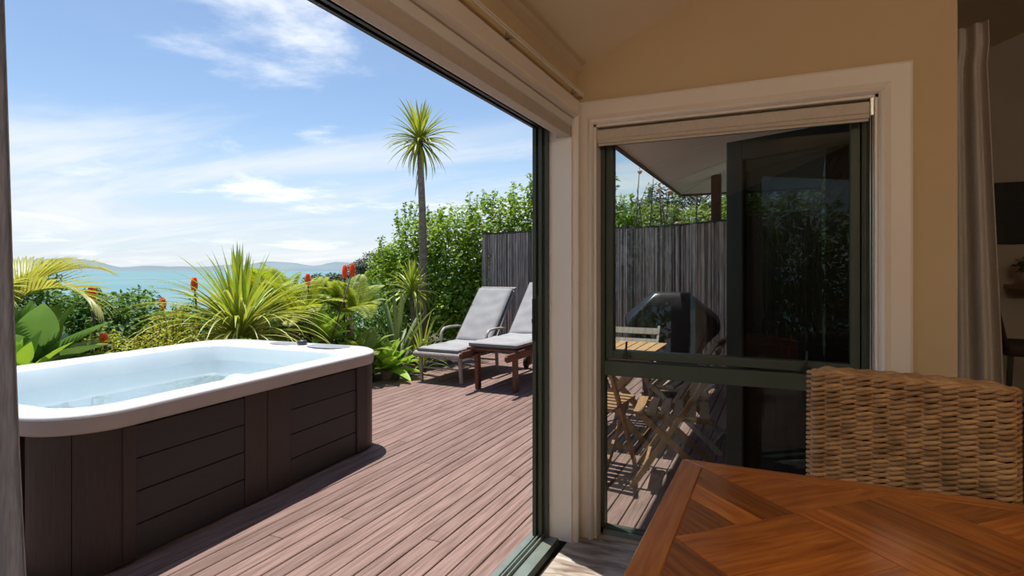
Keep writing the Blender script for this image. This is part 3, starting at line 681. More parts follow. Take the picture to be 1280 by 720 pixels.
def leaf_cloud(centres, radii, n, L, seed, shell=.5, up=.9, wl=.5, bump=.25):
    """n folded leaves spread through the shells of ellipsoids"""
    r = np.random.default_rng(seed); C = np.array(centres, float); R = np.array(radii, float)
    wgt = (R[:, 0]*R[:, 2]+R[:, 1]*R[:, 2]+R[:, 0]*R[:, 1]); idx = r.choice(len(C), n, p=wgt/wgt.sum())
    d = r.normal(size=(n, 3)); d /= np.linalg.norm(d, axis=1)[:, None]
    bmp = 1+bump*(np.sin(d[:, 0]*5+idx)*np.sin(d[:, 1]*6+idx*2)*np.sin(d[:, 2]*5+1))
    rad = (1-shell*r.random(n)**1.6)*bmp
    P = C[idx]+R[idx]*d*rad[:, None]
    nrm = d*.6+r.normal(size=(n, 3))*.6+np.array([0, 0, up]); nrm /= np.linalg.norm(nrm, axis=1)[:, None]
    t = np.cross(nrm, r.normal(size=(n, 3))); t /= np.linalg.norm(t, axis=1)[:, None]; b = np.cross(nrm, t)
    l = L*(.65+.7*r.random(n))[:, None]; w = l*wl/2
    base = P; tip = P+t*l; mid = P+t*l*.5+nrm*l*.10
    V = np.stack([base, mid+b*w, tip-nrm*l*.05, mid-b*w], 1).reshape(-1, 3)
    i0 = np.arange(n)*4; Fq = np.concatenate([np.stack([i0, i0+1, i0+2], 1), np.stack([i0, i0+2, i0+3], 1)])
    return V, Fq
def np_mesh(name, V, F_, mat, smooth=False):
    me = bpy.data.meshes.new(name); nf, k = F_.shape
    me.vertices.add(len(V)); me.vertices.foreach_set('co', V.astype(np.float32).ravel())
    me.loops.add(nf*k); me.loops.foreach_set('vertex_index', F_.astype(np.int32).ravel())
    me.polygons.add(nf); me.polygons.foreach_set('loop_start', (np.arange(nf)*k).astype(np.int32))
    me.materials.append(mat); me.update(calc_edges=True); me.validate(); return me
def shrub(name, label, cat, base, blobs, n, L, mat, seed, shoots=0, group=None, stem=True, **kw):
    root = thing(name, label, cat, base, 0, group); bx = Vector(base)
    V, F_ = leaf_cloud([b[0] for b in blobs], [b[1] for b in blobs], n, L, seed, **kw)
    r = random.Random(seed)
    Vs, Fs = [V], [F_]; nb = len(V); st = MB()
    for k in range(shoots):
        b = r.choice(blobs); a = r.uniform(0, 2*PI); q = math.sqrt(r.random())*.85
        p = Vector((b[0][0]+b[1][0]*q*math.cos(a), b[0][1]+b[1][1]*q*math.sin(a), b[0][2]+b[1][2]*math.sqrt(max(0, 1-q*q))*.92))
        hgt = r.uniform(.15, .42)*min(1.3, b[1][2]*1.3); lean = Vector((r.uniform(-.12, .12), r.uniform(-.12, .12), 1)).normalized()
        st.tube([p-bx-lean*.2, p-bx+lean*hgt*.9], [.006, .002], 4)
        nn = int(hgt/.022); c = [tuple(p+lean*(hgt*j/nn)) for j in range(nn)]
        V2, F2 = leaf_cloud(c, [(.035, .035, .03)]*nn, nn*3, L*.8, seed+k+1, up=1.0)
        Vs.append(V2); Fs.append(F2+nb); nb += len(V2)
    V = np.concatenate(Vs)-np.array(base); F_ = np.concatenate(Fs)
    o = link_obj('foliage', np_mesh('foliage', V, F_, mat), root); o['kind'] = 'stuff'
    if stem:
        for b in blobs:
            for j in range(4):
                e = Vector(b[0])-bx+Vector((r.uniform(-.5, .5)*b[1][0], r.uniform(-.5, .5)*b[1][1], r.uniform(-.2, .5)*b[1][2]))
                s0 = Vector((e.x*.75+r.uniform(-.1, .1), e.y*.75, 0)); mid = (s0+e)/2+Vector((r.uniform(-.1, .1), r.uniform(-.1, .1), 0))
                st.tube([s0, mid, e], [.022, .016, .006], 5)
        st.build('stems', M['twig'], root, smooth=True)['kind'] = 'stuff'
    return root
# --- hedge left of and behind the fence
shrub('hedge', 'tall glossy green hedge rising behind the loungers and the fence', 'hedge', (-5.3, 9.0, 0),
      [((-6.45, 8.75, .85), (.62, .55, 1.0)), ((-6.0, 8.8, 1.15), (.62, .55, 1.15)), ((-5.35, 8.95, 1.25), (.75, .6, 1.22)), ((-5.0, 8.75, .6), (.6, .5, .75)), ((-4.65, 9.0, 1.35), (.75, .6, 1.25)), ((-4.0, 9.05, 1.4), (.75, .55, 1.28)), ((-3.4, 9.0, 1.45), (.7, .5, 1.35)), ((-4.75, 8.72, .5), (.5, .35, .6))],
      34000, .085, M['hedge'], 11, shoots=70, wl=.55, shell=.45)
shrub('garden_shrub', 'bright leafy shrub growing over the fence beside the window frame', 'shrub', (-2.3, 8.7, 0),
      [((-2.32, 8.6, 1.45), (.42, .38, .95)), ((-2.3, 8.6, .7), (.5, .4, .7))], 6500, .085, M['hedge'], 15, shoots=14, wl=.55)
shrub('rambling_rose', 'rambling rose bush with thin stems behind the fence under the soffit', 'shrub', (-1.2, 8.9, 0),
      [((-1.75, 8.8, 1.45), (.55, .4, .85)), ((-1.15, 8.8, 1.45), (.6, .4, .82)), ((-.5, 8.7, 1.4), (.6, .4, .95))], 15000, .075, M['rose'], 16, shoots=16, wl=.5, shell=.7)
rr_ = thing('rose_stem_cluster', 'bare rose canes with peach blooms above the fence', 'plant', (-1.7, 8.35, 0))
for k in range(14):
    x0 = random.uniform(-.5, .9); st = MB(); tp = Vector((x0+random.uniform(-.25, .5), random.uniform(-.1, .1), random.uniform(2.05, 2.6) if k > 2 else 2.85-k*.12))
    if k < 3: x0 = -.25+.2*k; tp.x = x0+.12
    st.tube([(x0*.8, 0, 0), (x0, .05, 1.2), tuple(tp*.75+Vector((x0*.25, 0, .35))), tuple(tp)], [.014, .011, .008, .003], 5); st.build('cane', M['twig'], rr_, smooth=True)
    if k % 2 == 0:
        b = MB(); c = tp-Vector((0, .0, .05+.12*random.random()))
        b.lathe([(.004, -.03), (.028, -.01), (.036, .01), (.022, .03), (.004, .034)], tuple(c), 8); b.build('bloom', M['peach'], rr_, smooth=True)
shrub('conifer_tree', 'dark green pine crown behind the rose bush', 'tree', (-2.2, 13.2, 0), [((-2.9, 13.0, 2.0), (.8, .8, .9)), ((-1.9, 13.0, 2.25), (1.0, .9, 1.0)), ((-.8, 13.2, 2.0), (.9, .8, .9))], 12000, .14, M['conifer'], 18, shoots=10, wl=.25)
shrub('garden_tree', 'light green tree beyond the fence past the porch post', 'tree', (-.1, 10.6, 0), [((-.35, 10.6, 1.75), (.9, .7, 1.1)), ((.7, 10.6, 1.8), (.9, .7, 1.1))], 6500, .11, M['rose'], 19, shoots=10)
# --- shrubs on the left
shrub('dark_shrub', 'rounded dark green shrub in front of the sea left of the grass clump', 'shrub', (-8.4, 4.5, 0), [((-8.6, 4.0, .45), (.95, .8, .75)), ((-7.8, 4.55, .40), (.9, .7, .66)), ((-6.9, 4.9, .3), (.75, .6, .55))], 26000, .075, M['hedge_dark'], 21, shoots=20, wl=.55)
shrub('wispy_shrub', 'wispy yellow green shrub behind the spa rim', 'shrub', (-5.3, 3.2, 0), [((-5.3, 3.05, .50), (.40, .35, .26)), ((-5.05, 3.45, .52), (.40, .32, .27)), ((-5.45, 3.75, .62), (.28, .28, .30))], 4200, .040, M['yellow_shrub'], 22, shoots=30, wl=.35, shell=.9)
shrub('low_shrub', 'low bushy shrub under the ferns beside the spa', 'shrub', (-6.0, 5.2, 0), [((-6.3, 5.0, .35), (.7, .6, .55)), ((-5.7, 5.9, .35), (.7, .6, .55)), ((-6.4, 6.4, .45), (.8, .7, .62)), ((-5.9, 7.0, .45), (.7, .6, .7))], 14000, .07, M['hedge_dark'], 23, shoots=10)
shrub('coastal_bush', 'small dark bush against the sea left of the red flower spikes', 'shrub', (-17.1, 18.6, -2.6), [((-17.6, 18.4, .62), (.6, .6, .50)), ((-17.0, 18.8, .72), (.5, .5, .45)), ((-16.4, 19.0, .35), (.6, .5, .55))], 5000, .13, M['conifer'], 24)
shrub('coastal_tree', 'rounded dark grey green coastal tree against the hills', 'tree', (-16.6, 20.9, -3.5), [((-17.3, 20.6, 1.0), (.6, .7, .70)), ((-16.7, 20.9, 1.45), (.7, .7, .62)), ((-16.0, 21.2, 1.6), (.8, .8, .75)), ((-16.6, 20.8, .5), (1.0, .8, .8))], 9000, .13, M['conifer'], 25, wl=.4)
shrub('hedge', 'unseen hedge added round the near end of the deck against sea reflections', 'hedge', (-3.6, -2.6, 0), [((-6.2+1.05*k, -2.75, 1.25), (.75, .5, 1.35)) for k in range(5)]+[((-6.75, -2.1+1.0*k, 1.3), (.55, .75, 1.4)) for k in range(4)], 17000, .13, M['hedge'], 31, wl=.55)  # unseen, added to keep the sea out of the glass reflections
# --- cabbage tree
ct = thing('cabbage_tree', 'tall slender cabbage tree with a spiky crown against the sky', 'tree', (-5.07, 7.55, 0))
tr = [(0, 0, -.05), (.0, .0, .8), (.015, .0, 1.6), (.0, 0, 2.3), (-.03, 0, 2.9), (-.045, 0, 3.35)]
m = MB(); m.tube(tr, [.085, .07, .062, .056, .052, .045], 10); m.build('trunk', M['bark'], ct, smooth=True)
up_m = [sword_mesh('leaf', M['cabbage'], .62+.04*k, .052, math.radians(84-12*k), .2+.08*k, 7, .3) for k in range(3)]
mid_m = [sword_mesh('leaf', M['cabbage'], .70, .050, math.radians(48-12*k), .6+.15*k, 7, .3) for k in range(4)]
dn_m = [sword_mesh('leaf', M['cabbage'], .66, .050, math.radians(0-17*k), .7+.05*k, 7, .3) for k in range(4)]
leaf_rosette(ct, up_m+mid_m+dn_m, 118, (-.045, 0, 3.34), smin=.75, smax=1.05, tilt=.08)
dl = [sword_mesh('dead_leaf', M['dead_leaf'], .42, .022, math.radians(-72), .25, 5, .3)]
for k in range(9): link_obj('dead_leaf', dl[0], ct, (-.05, 0, 3.18-.05*k), (0, 0, PI+random.uniform(-.9, .9)), (random.uniform(.6, 1.0),)*3)
# --- young cordyline in front of it
cy = thing('young_cordyline', 'young cordyline with narrow arching leaves at the foot of the cabbage tree', 'plant', (-4.92, 7.05, 0))
m = MB(); m.tube([(0, 0, -.05), (.05, 0, .5), (.0, 0, .98)], [.05, .045, .035], 8); m.build('trunk', M['bark'], cy, smooth=True)
leaf_rosette(cy, [sword_mesh('leaf', M['sword'], .52, .034, math.radians(84-16*k), .35+.22*k, 8, .3) for k in range(7)], 85, (0, 0, .98), smin=.8, smax=1.15, tilt=.1)
# --- flax beside it
fx = thing('flax_clump', 'upright grey green flax clump with sword leaves left of the lounger', 'plant', (-4.62, 6.3, 0))
leaf_rosette(fx, [sword_mesh('leaf', M['flax'], 1.28-.05*k, .070, math.radians(86-7*k), .12+.16*k, 9, .3) for k in range(6)], 22, (0, 0, -.03), smin=.75, smax=1.1)
fx2 = thing('strappy_clump', 'strappy thin leaved clump at the edge of the deck by the lounger', 'plant', (-4.40, 6.55, 0))
leaf_rosette(fx2, [sword_mesh('leaf', M['sword'], .85-.04*k, .028, math.radians(84-9*k), .5+.25*k, 9, .3) for k in range(6)], 34, (0, 0, -.03), smin=.7, smax=1.1)
# --- big grassy clump behind the spa
gc = thing('grass_clump', 'large arching spiky grass clump behind the middle of the spa', 'plant', (-5.12, 4.24, 0))
m = MB(); m.tube([(0, 0, -.05), (0, 0, .62)], [.10, .07], 8); m.build('stump', M['bark'], gc, smooth=True)
gm = [sword_mesh('leaf', M['sword'], .90, .055, math.radians(86-9*k), .08+.06*k, 9, .3) for k in range(2)]+[sword_mesh('leaf', M['sword'], 1.0, .042, math.radians(68-8*k), .6+.22*k, 11, .3) for k in range(4)]+[sword_mesh('leaf', M['sword_pale'], 1.22, .032, math.radians(56-7*k), 1.25+.15*k, 13, .3) for k in range(7)]
leaf_rosette(gc, gm, 290, (0, 0, .60), smin=.7, smax=1.12, tilt=.09)
# --- agaves
ag_prof = lambda t: (.55+.45*math.sin(min(1, t*1.9)*PI/2))*(1-max(0, (t-.42)/.58)**1.7)
def agave(name, label, base, n, L, W, mat, tilt=(80, 8), stemh=.1, droop=.5, group=None):
    root = thing(name, label, 'plant', base, random.uniform(0, 6), group)
    if stemh > .05:
        m = MB(); m.tube([(0, 0, -.03), (0, 0, stemh)], [.06, .07], 8); m.build('stem', M['bark'], root, smooth=True)
    K = 6
    ms = [sword_mesh('leaf', mat, L*(.72+.28*min(1, k/2.5)), W, math.radians(tilt[0]+(tilt[1]-tilt[0])*k/(K-1)), droop*(.3+.7*k/(K-1)), 10, .38, ag_prof) for k in range(K)]
    leaf_rosette(root, ms, n, (0, 0, stemh), smin=.85, smax=1.08, tilt=.05, jit=.2)
    return root
agave('agave', 'large broad leaved agave under the palm frond at the left', (-5.45, 2.55, 0), 22, .82, .30, M['agave_dark'], (78, 12), .50, .35, 'agaves round the spa')
agave('agave', 'small bright green agave close behind the near end of the spa', (-4.98, 2.25, 0), 15, .42, .15, M['agave_bright'], (82, 15), .52, .25, 'agaves round the spa')
agave('agave', 'broad green agave among the ferns behind the far corner of the spa', (-4.9, 5.25, 0), 18, .48, .19, M['agave_bright'], (80, 10), .50, .4, 'agaves round the spa')
agave('agave', 'low glossy agave rosette on the deck edge nearest the lounger', (-4.38, 5.74, 0), 24, .50, .17, M['agave_bright'], (76, 2), .10, .45, 'agaves round the spa')
agave('agave', 'pale agave rosette between the spa corner and the flax', (-4.72, 5.85, 0), 18, .44, .16, M['agave'], (78, 6), .22, .45, 'agaves round the spa')
# --- palm with fronds
pl = thing('palm', 'young palm with a yellow green feathery frond over the agave at the left', 'palm', (-6.15, 2.55, 0))
m = MB(); m.tube([(0, 0, -.05), (.02, 0, .5), (.02, 0, .85)], [.09, .075, .05], 9); m.build('trunk', M['bark'], pl, smooth=True)
lf = [sword_mesh('leaflet', M['palm'], .34, .030, 0, d, 5, .35) for d in (.1, .4, .8)]
def frond(az, elev, L, droop, nl=30):
    pts = []; x = z = 0; a = elev; n_ = 14
    for k in range(n_+1): pts.append(Vector((x, 0, z))); a -= droop/n_*(.4+1.2*k/n_); x += L/n_*math.cos(a); z += L/n_*math.sin(a)
    m = MB(); m.tube(pts, [.014*(1-.8*k/n_) for k in range(n_+1)], 6); o = link_obj('frond', m.mesh('frond', M['rachis'], True), pl, (.02, 0, .85), (0, 0, az))
    for k in range(nl):
        t = .14+.86*k/(nl-1); f_ = t*n_; i = min(n_-1, int(f_)); p = pts[i].lerp(pts[i+1], f_-i); tg = (pts[i+1]-pts[i]).normalized()
        sc = (.55+1.0*math.sin(PI*min(1, .15+t*.8)))*.8
        for s in (-1, 1):
            d = (tg*(.62+.5*t)+Vector((0, s*.9, .0))*(1-.45*t)+Vector((0, 0, .55-.5*t))).normalized()
            q = d.to_track_quat('X', 'Z')
            c = link_obj('leaflet', lf[0 if t < .45 else (1 if t < .8 else 2)], o, p, q.to_euler(), (sc,)*3)
for az, el, L, dr in ((math.radians(24), .90, 1.12, 1.75), (math.radians(62), 1.1, 1.0, 1.3), (math.radians(-20), .9, 1.0, 1.5), (math.radians(110), 1.15, 1.0, 1.3)): frond(az, el, L, dr)
# --- ferns
def fern_mesh(mat, L, droop, elev, seed):
    r = random.Random(seed); m = MB(); pts = []; x = z = 0; a = elev; n_ = 16
    for k in range(n_+1): pts.append(Vector((x, 0, z))); a -= droop/n_*(.3+1.4*k/n_); x += L/n_*math.cos(a); z += L/n_*math.sin(a)
    m.tube(pts, [.006*(1-.8*k/n_) for k in range(n_+1)], 4)
    nl = 30
    for k in range(nl):
        t = .16+.83*k/nl; f_ = t*n_; i = min(n_-1, int(f_)); p = pts[i].lerp(pts[i+1], f_-i); tg = (pts[i+1]-pts[i]).normalized()
        ln = L*.30*math.sin(PI*min(1, .22+.78*t))**.8+.01; nrm = Vector((-tg.z, 0, tg.x))
        for s in (-1, 1):
            d = (tg*.45+Vector((0, s, 0))+nrm*.12).normalized()
            w = .011+.016*ln/L; e = tg*w
            m.add([p, p+d*ln*.45+e-nrm*.004, p+d*ln-nrm*ln*.16, p+d*ln*.45-e-nrm*.004], [(0, 1, 2), (0, 2, 3)])
    return m.mesh('frond', mat)
def fern(label, base, n, L, mat, h, group='ferns behind the spa', elv=70):
    root = thing('fern', label, 'fern', base, random.uniform(0, 6), group)
    m = MB(); m.tube([(0, 0, -.03), (0, 0, h)], [.05, .04], 7); m.build('stem', M['bark'], root, smooth=True)
    ms = [fern_mesh(mat, L, .9+.25*k, math.radians(elv-9*k), k) for k in range(4)]
    for k in range(n): link_obj('frond', ms[k % 4], root, (0, 0, h), (random.uniform(-.1, .1), random.uniform(-.1, .1), k*2.4+random.uniform(-.3, .3)), (random.uniform(.8, 1.15),)*3)
fern('golden green fern right behind the arching grass clump', (-5.75, 5.05, 0), 16, .78, M['fern'], .74)
fern('golden green fern between the grass clump and the tall red flower spike', (-5.25, 5.12, 0), 15, .70, M['fern'], .66)
fern('pale fern with drooping fronds beside the tall red flower spike', (-4.92, 5.72, 0), 15, .64, M['fern_dark'], .74)
fern('small pale fern at the foot of the spa corner post', (-4.52, 5.45, 0), 11, .48, M['fern_dark'], .22)
fern('upright yellow fern in front of the sea right of the grass clump', (-6.1, 5.75, 0), 12, .74, M['fern'], .72, elv=84)
# --- red hot pokers
def poker(label, head, base, hl=.11, group='red flower spikes in the garden'):
    root = thing('flower_spike', label, 'flower', (base[0], base[1], 0), 0, group)
    h = Vector(head)-Vector((base[0], base[1], 0)); m = MB(); m.tube([(0, 0, -.02), tuple(h*.5+Vector((.03, 0, .02))), tuple(h)], [.011, .010, .008], 6); m.build('stem', M['poker_stem'], root, smooth=True)
    m = MB(); n_ = 90
    for k in range(n_):
        t = k/n_; a = k*2.4; rad = .029*math.sin(PI*(.22+.68*t))**.6; p = h+Vector((0, 0, hl*(t-.35))); d = Vector((math.cos(a), math.sin(a), -.75+1.0*t))
        q = p+d.normalized()*rad*1.15
        m.tube([tuple(p+d*.004), tuple(q), tuple(q+Vector((0, 0, -.014+.01*t)))], [.004, .006, .003], 4)
    m.build('flower_head', M['poker'], root, smooth=True)
poker('orange flower spike above the big agave at the left', (-5.60, 3.08, 1.12), (-5.65, 3.15))
poker('orange red flower spike against the sea left of the grass clump', (-5.55, 4.04, 1.185), (-5.6, 4.15))
poker('orange flower spike low among the wispy shrub left of the grass clump', (-5.85, 3.90, .985), (-5.9, 4.0), .09)
poker('small orange flower spike just above the spa rim behind the wispy shrub', (-5.30, 3.01, .745), (-5.35, 3.1), .07)
poker('red flower spike between the grass clump and the coastal bush', (-5.21, 5.29, 1.215), (-5.3, 5.4))
poker('left one of the two tall red flower spikes by the coastal tree', (-4.81, 5.49, 1.305), (-5.0, 5.62), .14)
poker('right one of the two tall red flower spikes, on a dark leaning stem', (-4.60, 5.38, 1.325), (-4.82, 5.0), .13)

# ================================================================== PORCH FURNITURE
def fold_table():
    root = thing('garden_table', 'slatted folding garden table in the sun outside the window', 'table', (-1.23, 4.60, 0), 0)
    n_ = 9; W_ = .74
    for k in range(n_):
        x_ = -W_/2+.04+k*(W_-.08)/(n_-1); link_obj('slat', MB().box(-.036, .036, -.36, .36, -.009, .009).mesh('slat', M['gwood_top']), root, (x_, 0, .711))
    for s in (-1, 1): link_obj('rail', MB().box(-W_/2+.02, W_/2-.02, -.02, .02, -.025, .025).mesh('rail', M['gwood']), root, (0, s*.29, .677))
    for s in (-1, 1):
        m = MB(); m.bar((-.33, s*.255, 0), (.30, s*.255, .66), .022, .05, (1, 0, 0)); m.build('leg', M['gwood'], root)
        m = MB(); m.bar((.33, s*.225, 0), (-.30, s*.225, .66), .022, .05, (1, 0, 0)); m.build('leg', M['gwood'], root)
    for s in (-1, 1):
        m = MB(); m.bar((s*.27, -.24, .06), (s*.27, .24, .06), .03, .03); m.build('stretcher', M['gwood'], root)
    return root
fold_table()
def fold_chair(label, loc, rz, mat):
    """faces +Y: back at -Y.  long pieces run from the front foot to the back top, short ones cross them"""
    root = thing('folding_chair', label, 'chair', loc, rz, 'slatted folding chairs round the garden table')
    for s in (-1, 1):
        m = MB(); m.bar((s*.215, .26, 0), (s*.215, -.27, .82), .022, .034, (0, 1, 0)); m.build('back_post', mat, root, bevel=.003)
        m = MB(); m.bar((s*.185, -.30, 0), (s*.185, .20, .44), .022, .040, (0, 1, 0)); m.build('leg', mat, root, bevel=.003)
        m = MB(); m.bar((s*.16, -.20, .428), (s*.16, .24, .445), .022, .035); m.build('seat_rail', mat, root)
    for k in range(6):
        link_obj('seat_slat', MB().box(-.225, .225, -.028, .028, -.008, .008).mesh('seat_slat', mat), root, (0, -.17+k*.078, .452+.0025*k))
    for z_, h_ in ((.775, .06), (.685, .055)):
        y_ = .26-.53*z_/.82; link_obj('back_slat', MB().box(-.225, .225, -.008, .008, -h_/2, h_/2).mesh('back_slat', mat), root, (0, y_+.015, z_), (math.radians(33), 0, 0))
    m = MB(); m.bar((-.19, -.24, .06), (.19, -.24, .06), .022, .03); m.build('stretcher', mat, root)
    m = MB(); m.bar((-.21, .18, .12), (.21, .18, .12), .022, .03); m.build('stretcher', mat, root)
    return root
fold_chair('folding chair behind the garden table with its back to the fence', (-1.22, 5.10, 0), PI, M['gwood_grey'])
fold_chair('folding chair at the right end of the garden table with slatted grey back', (-.66, 4.62, 0), math.radians(84), M['gwood_grey'])
fold_chair('folding chair nearest the window with its back to the open glazed door', (-.60, 3.78, 0), math.radians(97), M['gwood'])
fold_chair('folding chair half hidden by the corner post nearest the window', (-1.16, 3.76, 0), math.radians(-6), M['gwood'])
# ---- covered barbecue
bq = thing('barbecue', 'barbecue under a black fitted cover in front of the fence', 'barbecue', (-1.06, 6.30, 0), math.radians(14))
NB = 144
def bring(hw, hd, z, amp, k0, e=.42, bot=None, fold=0):
    o = []
    for k in range(NB):
        a = 2*PI*k/NB; c, s = math.cos(a), math.sin(a)
        x_ = hw*math.copysign(abs(c)**e, c); y_ = hd*math.copysign(abs(s)**e, s)
        f = 1+amp*(math.sin(5*a+k0)*.6+math.sin(11*a+1.7*k0)*.4)
        g = fold*(abs(math.sin(9*a+.35*math.sin(3*a)))-.5)          # hanging pleats
        zz_ = z if bot is None else z+bot*(abs(c)**2.0)
        o.append((x_*(f+g), y_*(f+g), zz_+amp*.22*math.sin(6*a+k0)))
    return o
m = MB(); m.rings([bring(.165, .10, 1.10, .0, 0, .3), bring(.195, .15, 1.098, .0, .2, .3), bring(.205, .17, 1.085, .01, .2, .3), bring(.255, .20, 1.045, .02, .3, .34), bring(.315, .235, .99, .03, .4, .36),
                   bring(.36, .255, .945, .04, .5), bring(.41, .265, .90, .05, .6), bring(.455, .27, .855, .04, .9), bring(.475, .275, .825, .03, 1.0), bring(.478, .275, .79, .03, 1.1, fold=.02),
                   bring(.47, .275, .73, .04, 1.3, fold=.05), bring(.44, .27, .65, .05, 1.5, bot=.03, fold=.09), bring(.385, .265, .54, .06, 1.7, bot=.10, fold=.13), bring(.33, .26, .43, .06, 1.9, bot=.19, fold=.16)], cap0=True, cap1=False)
m.build('cover', M['bbq'], bq, smooth=True)
MB().box(-.30, .30, -.22, .22, .10, .60).build('cart', M['black_metal'], bq, bevel=.01)
for sx in (-1, 1):
    for sy in (-1, 1):
        MB().box(sx*.27-.02, sx*.27+.02, sy*.19-.02, sy*.19+.02, 0, .1).build('leg', M['black_metal'], bq)
# ---- open glazed door leaf
leaf = thing('open_door', 'dark framed glazed door leaf standing open on the porch', 'door', (.405, 3.065, 0), math.atan2(3.395-3.065, -.265-.405))
DWd, DHt = .74, 2.045
for (x0, x1) in ((0, .085), (DWd-.095, DWd)): MB().box(x0, x1, -.022, .022, .02, DHt).build('stile', M['alu_dark'], leaf, bevel=.004)
for (z0, z1) in ((.02, .16), (DHt-.105, DHt)): MB().box(.085, DWd-.095, -.022, .022, z0, z1).build('rail', M['alu_dark'], leaf, bevel=.004)
MB().box(.08, DWd-.09, -.004, .004, .15, DHt-.10).build('pane', M['dark_pane'], leaf)
m = MB(); m.box(.40, .475, 3.045, 3.075, 0, 2.07); m.box(.40, .475, 3.845, 3.875, 0, 2.07); m.box(.40, .475, 3.045, 3.875, 2.05, 2.08); o = struct(m, 'door_2', M['alu_dark'])

# ================================================================== BLINDS, CURTAIN RAIL, CURTAINS
b1 = thing('roller_blind', 'rolled up cream roller blind at the head of the tall window', 'blind', (OX0, WY+.03, 1.98), 0, 'roller blinds')
m = MB(); prof = []
def blind_prof(h=.070, d=.058):
    return [(0, 0), (d*.75, -.0), (d, h*.2), (d, h), (.008, h), (0, h*.9), (0, h*.30), (.006, h*.26), (.006, h*.04)]
m.rings([[(x_, WY+.004+p[0], 1.978+p[1]) for p in blind_prof()] for x_ in (OX0+.014, OX1-.030)]); m.build('cassette', M['blind'], b1, fix=True)
m = MB(); m.box(OX0+.016, OX1-.032, WY+.012, WY+.022, 1.966, 1.980); m.build('bottom_bar', M['blind'], b1, fix=True, bevel=.003)
MB().box(OX1-.030, OX1-.012, WY+.002, WY+.05, 1.985, 2.066).build('end_bracket', M['chrome'], b1, fix=True, bevel=.004)
m = MB()
for dx in (.0, .011): m.tube([(OX1-.026+dx, WY+.012, 2.03), (OX1-.026+dx, WY+.012, .90)], .0022, 6)
m.tube([(OX1-.026, WY+.012, .90), (OX1-.0205, WY+.012, .893), (OX1-.015, WY+.012, .90)], .0022, 6)
m.build('bead_chain', M['chrome'], b1, fix=True)['kind'] = 'stuff'
b2 = thing('roller_blind', 'rolled up cream roller blind under the head of the sliding door', 'blind', (WX, 2.68, 1.98), 0, 'roller blinds')
m = MB()
pr2 = [(.0, .0), (.045, -.002), (.07, .012), (.078, .035), (.078, .078), (.004, .085), (-.004, .06), (-.004, .012)]
m.rings([[(WX-.004-p[0], y_, 2.002+p[1]) for p in pr2] for y_ in (DY0+.05, DY1-.018)]); m.build('cassette', M['blind'], b2, fix=True)
m = MB(); m.rings([[(WX+.006, y_, 2.052), (WX-.002, y_, 2.048), (WX-.006, y_, 2.082), (WX+.010, y_, 2.086)] for y_ in (DY0+.05, DY1-.022)]); m.build('fabric_roll', M['blind_white'], b2, fix=True)
MB().box(WX-.074, WX+.004, DY1-.018, DY1-.012, 2.0, 2.086).build('end_bracket', M['chrome'], b2, fix=True)
rail = thing('curtain_rail', 'thin cream curtain rail on brackets above the sliding door', 'curtain rail', (WX, 2.7, 2.215))
m = MB(); m.box(WX+.028, WX+.040, -1.2, WY-.01, 2.222, 2.228); m.box(WX+.032, WX+.036, -1.2, WY-.01, 2.212, 2.222); m.build('rail', M['trim'], rail, fix=True)
for y_ in (.4, 1.18, 1.95, 2.70):
    m = MB(); m.box(WX, WX+.034, y_-.008, y_+.008, 2.214, 2.222); m.box(WX, WX+.006, y_-.012, y_+.012, 2.195, 2.235); m.build('bracket', M['chrome'], rail, fix=True)
def curtain(name, label, path_fn, zt, zb, nx, mat, rows=26, thick=.002, group=None, base=(0, 0, 0)):
    m = MB(); V = []
    for j in range(rows+1):
        t = j/rows; z_ = zt+(zb-zt)*t
        for i in range(nx+1): x_, y_ = path_fn(i/nx, t); V.append((x_-base[0], y_-base[1], z_-base[2]))
    m.add(V, [(j*(nx+1)+i, j*(nx+1)+i+1, (j+1)*(nx+1)+i+1, (j+1)*(nx+1)+i) for j in range(rows) for i in range(nx)])
    root = thing(name, label, 'curtain', base, 0, group)
    o = m.build('drape', mat, root, smooth=True); md = o.modifiers.new('thick', 'SOLIDIFY'); md.thickness = thick
    return root
def left_path(u, t):
    yend = .364+.092*t+.003*math.sin(t*9)
    y_ = -.35+(yend+.35)*u; a = .028*(.6+.4*t)
    return (-.868+a*math.sin(u*42+.6*t)+.01*math.sin(u*9+t*3), y_+.012*math.cos(u*42+.6*t))
lc = curtain('linen_curtain', 'grey sheer linen curtain drawn back at the left edge of the sliding door', left_path, 2.21, .02, 130, M['linen_grey'], base=(-.87, 0, .02))
m = MB(); m.tube([(left_path(1, t)[0]+.87, left_path(1, t)[1], 2.19-2.19*t) for t in [k/26 for k in range(27)]], .0025, 5); m.build('hem', M['linen_grey'], lc)
def right_path(u, t):
    w = .064+.026*min(1, t*1.6)+.012*t; x0 = .70; a = .030 if t > .1 else .022
    return (x0+.012*(t < .05)+w*2*u*.9, 3.26-.10*u+a*math.sin(u*15+1.1)*(.7+.3*t))
rc_ = curtain('linen_curtain', 'oat coloured linen curtain with a pinch pleat hanging beyond the wall end', right_path, 2.44, .02, 60, M['linen'], base=(.78, 3.2, .02))
m = MB(); m.box(-.07, -.045, -.01, .0, 2.31, 2.44)
MB().box(.64, .68, 3.02, 6.0, 2.36, 2.39).build('curtain_pole', M['black_metal'], rc_, fix=True)
# ================================================================== KITCHEN END
st = thing('bar_stool', 'dark brown upholstered bar stool at the wooden counter', 'stool', (1.82, 5.95, 0), math.radians(-90))
